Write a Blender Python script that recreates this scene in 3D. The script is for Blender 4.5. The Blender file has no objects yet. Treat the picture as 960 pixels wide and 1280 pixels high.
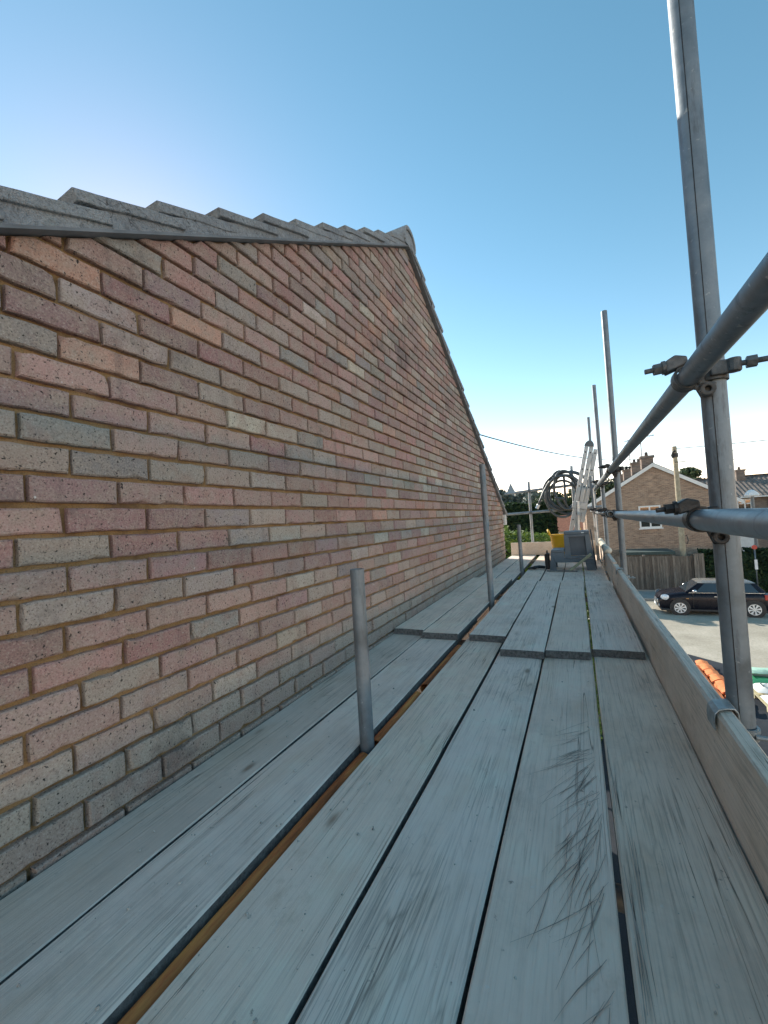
import bpy, math, random
import numpy as np
from mathutils import Vector, Matrix

random.seed(7)
RNG = np.random.default_rng(7)
SC = bpy.context.scene
COL = SC.collection
R = math.radians

# ------------------------------------------------------------------ camera
CAM_Z = 0.74
yaw, pitch, roll = R(25.25), R(1.6), R(3.5)
fw = Vector((-math.sin(yaw) * math.cos(pitch), math.cos(yaw) * math.cos(pitch), math.sin(pitch)))
rt = Vector((math.cos(yaw), math.sin(yaw), 0))
upv = rt.cross(fw)
rr = rt * math.cos(roll) - upv * math.sin(roll)
uu = upv * math.cos(roll) + rt * math.sin(roll)
cd = bpy.data.cameras.new('camera')
cd.sensor_fit = 'VERTICAL'
cd.sensor_height = 24.0
cd.lens = 24.0 * 510.0 / 1280.0
cd.clip_start = 0.02
cd.clip_end = 6000
cam = bpy.data.objects.new('camera', cd)
M4 = Matrix((rr, uu, -fw)).transposed().to_4x4()
M4.translation = Vector((0, 0, CAM_Z))
cam.matrix_world = M4
COL.objects.link(cam)
SC.camera = cam

# ------------------------------------------------------------------ sky, sun, exposure
SUN = Vector((-1.0, 0.70, 0.61)).normalized()
sun_el = math.asin(SUN.z)
sun_az = math.atan2(SUN.x, SUN.y)
world = bpy.data.worlds.new('World')
SC.world = world
world.use_nodes = True
wn = world.node_tree
wn.nodes.clear()
sky = wn.nodes.new('ShaderNodeTexSky')
sky.sky_type = 'NISHITA'
sky.sun_disc = False
sky.sun_elevation = sun_el
sky.sun_rotation = sun_az
sky.altitude = 4000
sky.air_density = 1.0
sky.dust_density = 0.75
sky.ozone_density = 3.0
bg = wn.nodes.new('ShaderNodeBackground')
bg.inputs['Strength'].default_value = 0.15
wo = wn.nodes.new('ShaderNodeOutputWorld')
hs = wn.nodes.new('ShaderNodeHueSaturation')
hs.inputs['Saturation'].default_value = 1.25
wb = wn.nodes.new('ShaderNodeMix')          # camera white balance: the photograph is balanced for open shade
wb.data_type = 'RGBA'
wb.blend_type = 'MULTIPLY'
wb.inputs[0].default_value = 1.0
wb.inputs[7].default_value = (2.34, 1.00, 0.525, 1)
wn.links.new(sky.outputs[0], hs.inputs['Color'])
wn.links.new(hs.outputs[0], wb.inputs[6])
wn.links.new(wb.outputs[2], bg.inputs[0])
wn.links.new(bg.outputs[0], wo.inputs[0])

ld = bpy.data.lights.new('sun', 'SUN')
ld.energy = 2.0
ld.angle = R(0.53)
ld.color = (1.0, 0.93, 0.82)
lo = bpy.data.objects.new('sun', ld)
lo.rotation_euler = SUN.to_track_quat('Z', 'Y').to_euler()
COL.objects.link(lo)

SC.view_settings.view_transform = 'Standard'
SC.view_settings.look = 'None'
SC.view_settings.gamma = 1.0
SC.view_settings.use_curve_mapping = False
SC.view_settings.exposure = 1.93
SC.render.engine = 'CYCLES'
SC.cycles.use_denoising = True
SC.cycles.max_bounces = 6
SC.cycles.diffuse_bounces = 4
SC.cycles.glossy_bounces = 3


# ------------------------------------------------------------------ material helpers
class NT:
    def __init__(self, name):
        self.m = bpy.data.materials.new(name)
        self.m.use_nodes = True
        self.t = self.m.node_tree
        self.t.nodes.clear()
        self.out = self.n('ShaderNodeOutputMaterial')
        self.p = self.n('ShaderNodeBsdfPrincipled')
        self.l(self.p.outputs[0], self.out.inputs[0])

    def n(self, typ, **kw):
        x = self.t.nodes.new(typ)
        for k, v in kw.items():
            setattr(x, k, v)
        return x

    def l(self, a, b):
        self.t.links.new(a, b)

    def put(self, sock, v):
        if hasattr(v, 'is_linked'):
            self.l(v, sock)
        elif isinstance(v, (tuple, list)) and len(v) == 3 and len(sock.default_value) == 4:
            sock.default_value = (*v, 1)
        else:
            sock.default_value = v

    def coord(self, kind='Object', scale=(1, 1, 1), rnd=0.0):
        tc = self.n('ShaderNodeTexCoord')
        mp = self.n('ShaderNodeMapping')
        mp.inputs['Scale'].default_value = scale
        src = tc.outputs[kind]
        if rnd:
            oi = self.n('ShaderNodeObjectInfo')
            ml = self.math('MULTIPLY', oi.outputs['Random'], rnd)
            ad = self.n('ShaderNodeVectorMath', operation='ADD')
            cb = self.n('ShaderNodeCombineXYZ')
            self.l(ml, cb.inputs[0]); self.l(ml, cb.inputs[1]); self.l(ml, cb.inputs[2])
            self.l(src, ad.inputs[0]); self.l(cb.outputs[0], ad.inputs[1])
            src = ad.outputs[0]
        self.l(src, mp.inputs['Vector'])
        return mp.outputs[0]

    def noise(self, vec, scale, detail=4, rough=0.55, dist=0.0):
        x = self.n('ShaderNodeTexNoise')
        self.l(vec, x.inputs['Vector'])
        x.inputs['Scale'].default_value = scale
        x.inputs['Detail'].default_value = detail
        x.inputs['Roughness'].default_value = rough
        x.inputs['Distortion'].default_value = dist
        return x.outputs['Fac']

    def math(self, op, a, b=0.0, clamp=False):
        x = self.n('ShaderNodeMath', operation=op)
        x.use_clamp = clamp
        self.put(x.inputs[0], a)
        self.put(x.inputs[1], b)
        return x.outputs[0]

    def ramp(self, fac, stops, interp='LINEAR'):
        x = self.n('ShaderNodeValToRGB')
        cr = x.color_ramp
        cr.interpolation = interp
        while len(cr.elements) > 1:
            cr.elements.remove(cr.elements[-1])
        for i, (p, c) in enumerate(stops):
            e = cr.elements[0] if i == 0 else cr.elements.new(p)
            e.position = p
            if not isinstance(c, (tuple, list)):
                c = (c, c, c)
            e.color = (*c[:3], 1)
        self.l(fac, x.inputs[0])
        return x.outputs[0]

    def mix(self, fac, a, b, mode='MIX'):
        x = self.n('ShaderNodeMix', data_type='RGBA', blend_type=mode)
        self.put(x.inputs[0], fac)
        self.put(x.inputs[6], a)
        self.put(x.inputs[7], b)
        return x.outputs[2]

    def bump(self, h, strength=0.3, dist=0.002, prev=None):
        x = self.n('ShaderNodeBump')
        x.inputs['Strength'].default_value = strength
        x.inputs['Distance'].default_value = dist
        self.l(h, x.inputs['Height'])
        if prev is not None:
            self.l(prev, x.inputs['Normal'])
        self.l(x.outputs[0], self.p.inputs['Normal'])
        return x.outputs[0]

    def set(self, color=None, rough=None, metal=None, spec=None):
        if color is not None:
            self.put(self.p.inputs['Base Color'], color)
        if rough is not None:
            self.put(self.p.inputs['Roughness'], rough)
        if metal is not None:
            self.put(self.p.inputs['Metallic'], metal)
        if spec is not None:
            self.p.inputs['Specular IOR Level'].default_value = spec
        return self


def simple(name, col, rough=0.6, metal=0.0, var=0.25, scale=6.0, bump=0.0, bscale=None, kind='Object', spec=None):
    n = NT(name)
    c = n.coord(kind, rnd=17.0)
    f = n.noise(c, scale, 5, 0.6)
    lo_ = tuple(x * (1 - var) for x in col)
    hi_ = tuple(min(1, x * (1 + var)) for x in col)
    n.set(n.ramp(f, [(0.3, lo_), (0.7, hi_)]), n.ramp(n.noise(c, scale * 2.3, 3), [(0.3, max(0, rough - .08)), (0.7, min(1, rough + .08))]), metal, spec)
    if bump:
        n.bump(n.noise(c, bscale or scale * 6, 4), bump, 0.004)
    return n.m


def mat_wood(name, tone, grain=1.0, gs=1.0):
    n = NT(name)
    c1 = n.coord('Object', (1, 1, 1), 31.0)
    cs = n.coord('Object', (1, 0.055, 1), 31.0)
    cf = n.coord('Object', (1, 0.02, 1), 31.0)
    warp = n.noise(cs, 7.0, 2, 0.4)
    # growth rings: contours of a field stretched along the board
    rings = n.math('SINE', n.math('MULTIPLY', warp, 95.0 * grain))
    rings = n.ramp(rings, [(0.0, 0.0), (0.55, 0.35), (1.0, 1.0)])
    fine = n.noise(cf, 190.0, 5, 0.7)
    mid = n.noise(cs, 38.0, 5, 0.65)
    patch = n.noise(c1, 4.3, 6, 0.62)
    patch2 = n.noise(n.coord('Object', (1, 0.35, 1), 57.0), 9.0, 5, 0.6)
    t = tone
    base = n.ramp(patch, [(0.28, tuple(x * .84 for x in t)), (0.5, t), (0.72, tuple(min(.9, x * 1.12) for x in t))])
    brown = n.mix(n.ramp(patch2, [(0.48, 0.0), (0.72, 0.6)]), base, (t[0] * .84, t[1] * .76, t[2] * .66))
    thin = n.ramp(n.math('ABSOLUTE', n.math('SINE', n.math('MULTIPLY', warp, 120.0 * grain))), [(0.0, 1.0), (0.16, 0.55), (0.42, 0.0)])
    vis = n.ramp(n.noise(n.coord('Object', (1, 0.3, 1), 91.0), 4.0, 5, .65), [(0.42, 0.0), (0.66, 1.0)])
    g = n.mix(n.math('MULTIPLY', n.math('MULTIPLY', thin, vis), 0.42 * gs), brown, (t[0] * .36, t[1] * .33, t[2] * .31))
    g2 = n.mix(n.math('MULTIPLY', n.ramp(fine, [(0.36, 0.95), (0.50, 0.0)]), n.math('ADD', n.math('MULTIPLY', vis, .7), .24 * gs)), g, tuple(x * .38 for x in t))
    g2 = n.mix(n.ramp(fine, [(0.55, 0.0), (0.70, 0.35)]), g2, tuple(min(.92, x * 1.2) for x in t))
    g3 = n.mix(n.ramp(mid, [(0.28, 0.55), (0.42, 0.0)]), g2, tuple(x * .55 for x in t))
    # checks and cracks, long and thin
    cr = n.noise(n.coord('Object', (1, 0.012, 1), 71.0), 44.0, 2, 0.5)
    crk = n.ramp(n.math('ABSOLUTE', n.math('SUBTRACT', cr, 0.5)), [(0.0, 1.0), (0.007, 0.0)])
    where = n.ramp(n.noise(n.coord('Object', (1, 0.25, 1), 13.0), 5.0, 3), [(0.5, 0.0), (0.6, 1.0)])
    crk = n.math('MULTIPLY', crk, where)
    g4 = n.mix(n.math('MULTIPLY', crk, .85), g3, tuple(x * .12 for x in t))
    # cement splashes and dark grime specks
    sp = n.ramp(n.noise(c1, 62.0, 3, 0.6), [(0.68, 0.0), (0.75, 1.0)])
    g5 = n.mix(n.math('MULTIPLY', sp, .5), g4, (0.80, 0.78, 0.74))
    dust = n.ramp(n.noise(c1, 2.6, 7, 0.68), [(0.42, 0.0), (0.62, 0.55)])      # trodden cement dust
    g5 = n.mix(dust, g5, (t[0] * 1.02, t[1] * 1.04, t[2] * 1.07))
    mud = n.ramp(n.noise(n.coord('Object', (1, .6, 1), 43.0), 7.5, 6, 0.75), [(0.60, 0.0), (0.74, 0.55)])
    g5 = n.mix(mud, g5, (t[0] * .58, t[1] * .52, t[2] * .44))
    dk = n.ramp(n.noise(c1, 33.0, 4, 0.7), [(0.27, 0.75), (0.34, 0.0)])
    g6 = n.mix(dk, g5, tuple(x * .3 for x in t))
    st = n.ramp(n.noise(c1, 1.9, 7, 0.75), [(0.54, 0.0), (0.72, 0.45)])
    g7 = n.mix(st, g6, tuple(x * .5 for x in t))
    vo = n.n('ShaderNodeTexVoronoi')
    n.l(n.coord('Object', (5.5, 2.1, 5.5), 19.0), vo.inputs['Vector'])
    vo.inputs['Scale'].default_value = 1.0
    kn = n.ramp(vo.outputs['Distance'], [(0.035, 0.75), (0.075, 0.15), (0.11, 0.0)])
    g7 = n.mix(kn, g7, (t[0] * .30, t[1] * .25, t[2] * .21))
    n.set(g7, 0.86, 0.0, 0.25)
    b1 = n.bump(fine, 0.8, 0.002)
    b2 = n.bump(mid, 0.5, 0.003, b1)
    b3 = n.bump(thin, -0.5, 0.0016, b2)
    n.bump(n.math('SUBTRACT', 1.0, crk), 0.8, 0.004, b3)
    return n.m


def mat_endgrain():
    n = NT('board_end_grain')
    c = n.coord('Object', (1, 1, 1), 31.0)
    f = n.noise(c, 70.0, 4, 0.7)
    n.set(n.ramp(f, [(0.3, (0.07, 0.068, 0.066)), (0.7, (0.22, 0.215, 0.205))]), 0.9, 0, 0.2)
    n.bump(f, 0.6, 0.003)
    return n.m


def mat_brick():
    n = NT('brick_face')
    at = n.n('ShaderNodeAttribute', attribute_name='tint')
    geo = n.n('ShaderNodeNewGeometry')
    pos = geo.outputs['Position']
    blotch = n.noise(pos, 16.0, 7, 0.72)
    grain = n.noise(pos, 210.0, 4, 0.7)
    spk = n.noise(pos, 120.0, 3, 0.6)
    c = n.mix(n.ramp(blotch, [(0.42, 0.0), (0.66, 0.75)]), at.outputs['Color'], (0.40, 0.325, 0.26))
    bl2 = n.noise(pos, 7.3, 6, 0.7)
    c = n.mix(n.ramp(bl2, [(0.52, 0.0), (0.70, 0.5)]), c, (0.32, 0.17, 0.135))
    c = n.mix(n.ramp(grain, [(0.30, 0.9), (0.46, 0.0)]), c, (0.12, 0.09, 0.08))
    c = n.mix(n.ramp(grain, [(0.54, 0.0), (0.70, 0.6)]), c, (0.60, 0.53, 0.45))
    c = n.mix(n.ramp(spk, [(0.31, 0.95), (0.39, 0.0)]), c, (0.03, 0.028, 0.027))
    # soot and lichen blotches that cross several bricks
    soot = n.noise(pos, 2.1, 6, 0.72)
    c = n.mix(n.ramp(soot, [(0.58, 0.0), (0.72, 0.7)]), c, (0.075, 0.07, 0.066))
    drip = n.n('ShaderNodeMapping')
    drip.inputs['Scale'].default_value = (1, 9.0, 0.8)
    n.l(pos, drip.inputs['Vector'])
    dr = n.noise(drip.outputs[0], 1.6, 4, 0.6)
    c = n.mix(n.ramp(dr, [(0.58, 0.0), (0.75, 0.35)]), c, (0.09, 0.088, 0.084))
    lime = n.ramp(n.noise(pos, 55.0, 2, 0.5), [(0.765, 0.0), (0.79, 0.9)])
    c = n.mix(lime, c, (0.7, 0.68, 0.64))
    n.set(c, 0.92, 0, 0.15)
    b = n.bump(grain, 0.8, 0.003)
    b2 = n.bump(n.ramp(spk, [(0.25, 0.0), (0.36, 1.0)]), 0.7, 0.004, b)
    n.bump(blotch, 0.5, 0.006, b2)
    return n.m


def mat_mortar():
    n = NT('sand_mortar')
    geo = n.n('ShaderNodeNewGeometry')
    pos = geo.outputs['Position']
    f = n.noise(pos, 8.0, 6, 0.65)
    g = n.noise(pos, 260.0, 3, 0.7)
    c = n.ramp(f, [(0.3, (0.15, 0.092, 0.055)), (0.5, (0.33, 0.215, 0.105)), (0.72, (0.40, 0.29, 0.175))])
    c = n.mix(n.ramp(g, [(0.3, 0.6), (0.5, 0.0)]), c, (0.10, 0.08, 0.06))
    n.set(c, 0.95, 0, 0.1)
    n.bump(n.math('ADD', f, g), 0.8, 0.006)
    return n.m


def mat_galv(name='galvanised_steel', tone=0.27, rough=0.52):
    n = NT(name)
    c = n.coord('Object', (1, 1, 0.16), 23.0)
    c1 = n.coord('Object', (1, 1, 1), 23.0)
    s = n.noise(c, 34.0, 5, 0.7)
    b = n.noise(c1, 9.0, 6, 0.66)
    spl = n.noise(c1, 46.0, 3, 0.6)
    t = tone
    col = n.ramp(b, [(0.3, (t * .56, t * .63, t * .68)), (0.55, (t * .9, t * 1.0, t * 1.07)), (0.75, (t * 1.22, t * 1.3, t * 1.34))])
    col = n.mix(n.ramp(s, [(0.3, 0.65), (0.46, 0.0)]), col, (t * .33, t * .33, t * .34))
    spm = n.ramp(spl, [(0.66, 0.0), (0.72, 1.0)])
    col = n.mix(n.math('MULTIPLY', spm, .5), col, (0.5, 0.49, 0.46))
    n.set(col, n.ramp(b, [(0.3, rough - .1), (0.7, rough + .15)]), n.ramp(spl, [(0.6, 0.55), (0.72, 0.1)]), 0.4)
    n.bump(n.math('ADD', s, n.math('MULTIPLY', spm, .6)), 0.3, 0.002)
    return n.m


def mat_rust(name='rusty_steel'):
    n = NT(name)
    c = n.coord('Object', (1, .12, 1), 3.0)
    f = n.noise(c, 22.0, 6, 0.7)
    n.set(n.ramp(f, [(0.3, (0.16, 0.06, 0.03)), (0.48, (0.50, 0.165, 0.06)), (0.66, (0.72, 0.33, 0.10))]), 0.9, 0.0, 0.2)
    n.bump(f, 0.5, 0.003)
    return n.m


def mat_tile():
    n = NT('weathered_concrete_tile')
    geo = n.n('ShaderNodeNewGeometry')
    pos = geo.outputs['Position']
    f = n.noise(pos, 6.0, 6, 0.7)
    g = n.noise(pos, 85.0, 5, 0.7)
    c = n.ramp(f, [(0.3, (0.27, 0.28, 0.30)), (0.6, (0.42, 0.435, 0.45)), (0.8, (0.31, 0.325, 0.30))])
    c = n.mix(n.ramp(g, [(0.3, 0.55), (0.5, 0.0)]), c, (0.09, 0.09, 0.085))
    c = n.mix(n.ramp(n.noise(pos, 30.0, 4, .7), [(0.6, 0.0), (0.75, 0.5)]), c, (0.42, 0.41, 0.37))
    cv = n.noise(pos, 9.0, 3, 0.5)
    crk = n.ramp(n.math('ABSOLUTE', n.math('SUBTRACT', cv, 0.5)), [(0.0, 1.0), (0.008, 0.0)])
    crk = n.math('MULTIPLY', crk, n.ramp(n.noise(pos, 2.2, 2), [(0.54, 0.0), (0.60, 0.8)]))
    c = n.mix(crk, c, (0.04, 0.04, 0.04))
    n.set(c, 0.92, 0, 0.2)
    bb_ = n.bump(g, 1.0, 0.012)
    n.bump(n.noise(pos, 24.0, 5, .7), 0.9, 0.02, bb_)
    return n.m


def mat_farbrick(name, c1, c2, mortar, scale=1.0):
    n = NT(name)
    tc = n.n('ShaderNodeTexCoord')
    sep = n.n('ShaderNodeSeparateXYZ')
    n.l(tc.outputs['Object'], sep.inputs[0])
    cb = n.n('ShaderNodeCombineXYZ')
    n.l(n.math('ADD', sep.outputs[0], sep.outputs[1]), cb.inputs[0])
    n.l(sep.outputs[2], cb.inputs[1])
    bt = n.n('ShaderNodeTexBrick')
    n.l(cb.outputs[0], bt.inputs['Vector'])
    bt.inputs['Color1'].default_value = (*c1, 1)
    bt.inputs['Color2'].default_value = (*c2, 1)
    bt.inputs['Mortar'].default_value = (*mortar, 1)
    bt.inputs['Scale'].default_value = 1.0
    bt.inputs['Brick Width'].default_value = 0.225 * scale
    bt.inputs['Row Height'].default_value = 0.075 * scale
    bt.inputs['Mortar Size'].default_value = 0.012
    bt.inputs['Bias'].default_value = -0.1
    f = n.noise(tc.outputs['Object'], 1.5, 6, 0.7)
    col = n.mix(n.ramp(f, [(0.35, 0.0), (0.7, 0.55)]), bt.outputs['Color'], tuple(x * .55 for x in c1))
    st = n.noise(n.coord('Object', (1.0, 1.0, 5.0)), 2.4, 6, .75)
    col = n.mix(n.ramp(st, [(0.46, 0.0), (0.62, 0.75)]), col, tuple(x * 1.45 for x in c2))
    n.set(col, 0.92, 0, 0.2)
    n.bump(bt.outputs['Fac'], -0.6, 0.01)
    return n.m


def mat_leaf(name, dark, mid, light):
    n = NT(name)
    geo = n.n('ShaderNodeNewGeometry')
    col = n.ramp(geo.outputs['Random Per Island'], [(0.0, dark), (0.55, mid), (1.0, light)])
    n.set(col, 0.6, 0, 0.3)
    tr = n.n('ShaderNodeBsdfTranslucent')
    n.l(col, tr.inputs[0])
    mx = n.n('ShaderNodeMixShader')
    mx.inputs[0].default_value = 0.28
    n.l(n.p.outputs[0], mx.inputs[1]); n.l(tr.outputs[0], mx.inputs[2])
    n.l(mx.outputs[0], n.out.inputs[0])
    return n.m


def mat_glass_dark(name, tint=(0.02, 0.025, 0.03), rough=0.05):
    n = NT(name)
    n.set(tint, rough, 0.0, 0.8)
    return n.m


def mat_ground(name, a, b, c, s1=0.4, s2=30.0, bump=.4):
    n = NT(name)
    geo = n.n('ShaderNodeNewGeometry')
    pos = geo.outputs['Position']
    f = n.noise(pos, s1, 8, 0.65)
    g = n.noise(pos, s2, 4, 0.7)
    col = n.ramp(f, [(0.3, a), (0.5, b), (0.7, c)])
    col = n.mix(n.ramp(g, [(0.3, 0.4), (0.52, 0.0)]), col, tuple(x * .5 for x in a))
    n.set(col, 0.93, 0, 0.15)
    n.bump(g, bump, 0.02)
    return n.m


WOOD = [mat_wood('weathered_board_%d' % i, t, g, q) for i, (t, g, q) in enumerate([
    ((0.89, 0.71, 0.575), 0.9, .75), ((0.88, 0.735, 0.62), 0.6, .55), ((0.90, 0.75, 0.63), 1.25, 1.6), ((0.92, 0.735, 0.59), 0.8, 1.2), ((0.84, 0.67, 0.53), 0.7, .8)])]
WOOD_WALL = mat_wood('weathered_board_dark', (0.70, 0.58, 0.48), 0.8)
WOOD_TOE = mat_wood('toe_board_wood', (0.72, 0.60, 0.49), 0.7)
ENDG = mat_endgrain()
BRICK = mat_brick()
MORTAR = mat_mortar()
GALV = mat_galv()
GALV_D = mat_galv('galvanised_steel_dull', 0.20, 0.5)
GALV_L = mat_galv('galvanised_steel_pale', 0.34, 0.45)
RUST = mat_rust()
TILE = mat_tile()
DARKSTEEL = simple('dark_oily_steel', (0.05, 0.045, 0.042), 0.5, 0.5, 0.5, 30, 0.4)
COUPLERSTEEL = simple('dull_coupler_steel', (0.12, 0.115, 0.11), 0.55, 0.4, 0.6, 25, 0.5)
CLIPSTEEL = simple('worn_clip_steel', (0.30, 0.32, 0.32), 0.5, 0.4, 0.35, 20, 0.3)
UNDERCLOAK = simple('undercloak_slate', (0.17, 0.18, 0.19), 0.8, 0, 0.3, 8)
WHITE = simple('white_paint', (0.74, 0.74, 0.72), 0.5, 0, 0.08, 4)
ALU = simple('aluminium', (0.42, 0.43, 0.43), 0.42, 0.7, 0.12, 10, 0.1)
BLACKRUB = simple('black_rubber', (0.022, 0.023, 0.025), 0.55, 0, 0.4, 12)
HOSE = simple('hose_rubber', (0.075, 0.085, 0.09), 0.42, 0, 0.35, 9)
GREYPL = simple('grey_plastic', (0.12, 0.15, 0.175), 0.5, 0, 0.2, 7, 0.1)
GREYPL_D = simple('grey_plastic_recess', (0.075, 0.095, 0.115), 0.55, 0, 0.2, 7, 0.1)
YELLOW = simple('yellow_plastic', (0.80, 0.46, 0.02), 0.42, 0, 0.1, 5)
PALEWOOD = simple('pale_batten', (0.46, 0.42, 0.27), 0.75, 0, 0.2, 14, 0.2)
CANVAS = simple('dusty_canvas', (0.62, 0.58, 0.48), 0.9, 0, 0.25, 14, 0.5)
STAIN = simple('dark_streak', (0.38, 0.32, 0.27), 0.85, 0, 0.4, 20)
CONCRETE = mat_ground('road_concrete', (0.34, 0.30, 0.235), (0.44, 0.39, 0.31), (0.55, 0.49, 0.40), 0.55, 14.0)
PAVING = mat_ground('pavement_slabs', (0.30, 0.29, 0.27), (0.36, 0.35, 0.32), (0.42, 0.40, 0.37), 0.6, 25.0)
TARMAC = mat_ground('drive_tarmac', (0.028, 0.033, 0.040), (0.042, 0.048, 0.056), (0.06, 0.064, 0.072), 0.9, 60.0)
GRASSY = mat_ground('ground_soil_grass', (0.05, 0.07, 0.03), (0.08, 0.10, 0.04), (0.12, 0.12, 0.06), 0.2, 9.0)
FARBRICK = mat_farbrick('far_buff_brick', (0.25, 0.16, 0.115), (0.36, 0.255, 0.185), (0.38, 0.32, 0.26))
FARBRICK2 = mat_farbrick('far_brown_brick', (0.16, 0.12, 0.10), (0.22, 0.17, 0.14), (0.26, 0.23, 0.20))
HOUSEBRICK = mat_farbrick('house_brick_plain', (0.27, 0.19, 0.16), (0.30, 0.25, 0.21), (0.36, 0.28, 0.17))
ROOFBROWN = simple('brown_roof_tile', (0.085, 0.07, 0.062), 0.85, 0, 0.35, 3, 0.4)
ROOFLIGHT = simple('weathered_pantile', (0.17, 0.14, 0.12), 0.8, 0, 0.4, 3, 0.4)
REDROOF = simple('red_roof_tile', (0.42, 0.16, 0.09), 0.85, 0, 0.25, 3, 0.3)
ORANGE = simple('orange_clay', (0.78, 0.24, 0.08), 0.7, 0, 0.3, 5, 0.3)
GLASS = mat_glass_dark('window_glass')
def mat_fence():
    n = NT('grey_fence_wood')
    oi = n.n('ShaderNodeObjectInfo')
    f = n.noise(n.coord('Object', (6, 6, .5), 29.0), 4.0, 5, .7)
    a = n.ramp(oi.outputs['Random'], [(0.0, (0.13, 0.105, 0.085)), (0.5, (0.20, 0.17, 0.14)), (1.0, (0.28, 0.24, 0.20))])
    n.set(n.mix(n.ramp(f, [(0.35, 0.7), (0.6, 0.0)]), a, (0.06, 0.05, 0.045)), 0.9, 0, 0.2)
    return n.m


FENCEWOOD = mat_fence()
POLEWOOD = simple('pole_timber', (0.36, 0.31, 0.22), 0.85, 0, 0.25, 6, 0.4)
CARBODY = simple('black_car_paint', (0.008, 0.008, 0.014), 0.28, 0, 0.1, 2, spec=0.25)
CARROOF = simple('grey_car_roof', (0.20, 0.19, 0.175), 0.25, 0.1, 0.05, 2)
CHROME = simple('bright_metal', (0.72, 0.73, 0.75), 0.2, 0.9, 0.05, 3)
RIM = simple('alloy_rim', (0.75, 0.76, 0.77), 0.3, 0.35, 0.05, 3)
LAMPGLASS = simple('headlamp_glass', (0.75, 0.77, 0.8), 0.15, 0.1, 0.06, 9)
CARGLASS = mat_glass_dark('car_glass', (0.025, 0.035, 0.045), 0.04)
TRUNK = simple('bark', (0.09, 0.07, 0.05), 0.9, 0, 0.3, 8, 0.5)
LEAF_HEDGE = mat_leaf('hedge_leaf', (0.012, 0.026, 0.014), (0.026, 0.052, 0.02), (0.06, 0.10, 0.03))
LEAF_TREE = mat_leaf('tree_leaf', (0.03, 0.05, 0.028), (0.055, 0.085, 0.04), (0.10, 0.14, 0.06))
LEAF_FAR = mat_leaf('hazed_tree_leaf', (0.09, 0.12, 0.115), (0.12, 0.155, 0.14), (0.16, 0.19, 0.16))  # paler, bluer leaf colours with the distant haze painted in
LEAF_LIME = mat_leaf('lime_leaf', (0.07, 0.13, 0.02), (0.13, 0.20, 0.035), (0.24, 0.30, 0.07))
REDPAINT = simple('red_paint', (0.5, 0.06, 0.04), 0.5)
GREENPL = simple('green_plastic', (0.03, 0.20, 0.09), 0.45, 0, 0.2, 4)
SACK = simple('white_sack', (0.70, 0.71, 0.68), 0.55, 0, 0.1, 6, 0.3)
INK = simple('dark_print', (0.08, 0.09, 0.09), 0.6)
STONE = simple('hazed_spire_stone', (0.26, 0.30, 0.32), 0.9, 0, 0.15, 1)  # stone paled so the colour carries the haze of distance
PAVERRED = simple('pink_paver', (0.42, 0.30, 0.25), 0.9, 0, 0.2, 6, 0.3)
CHALK = simple('pale_smooth_sand', (0.4, 0.36, 0.3), 0.9)


# ------------------------------------------------------------------ mesh helpers
BASE = {}


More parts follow.
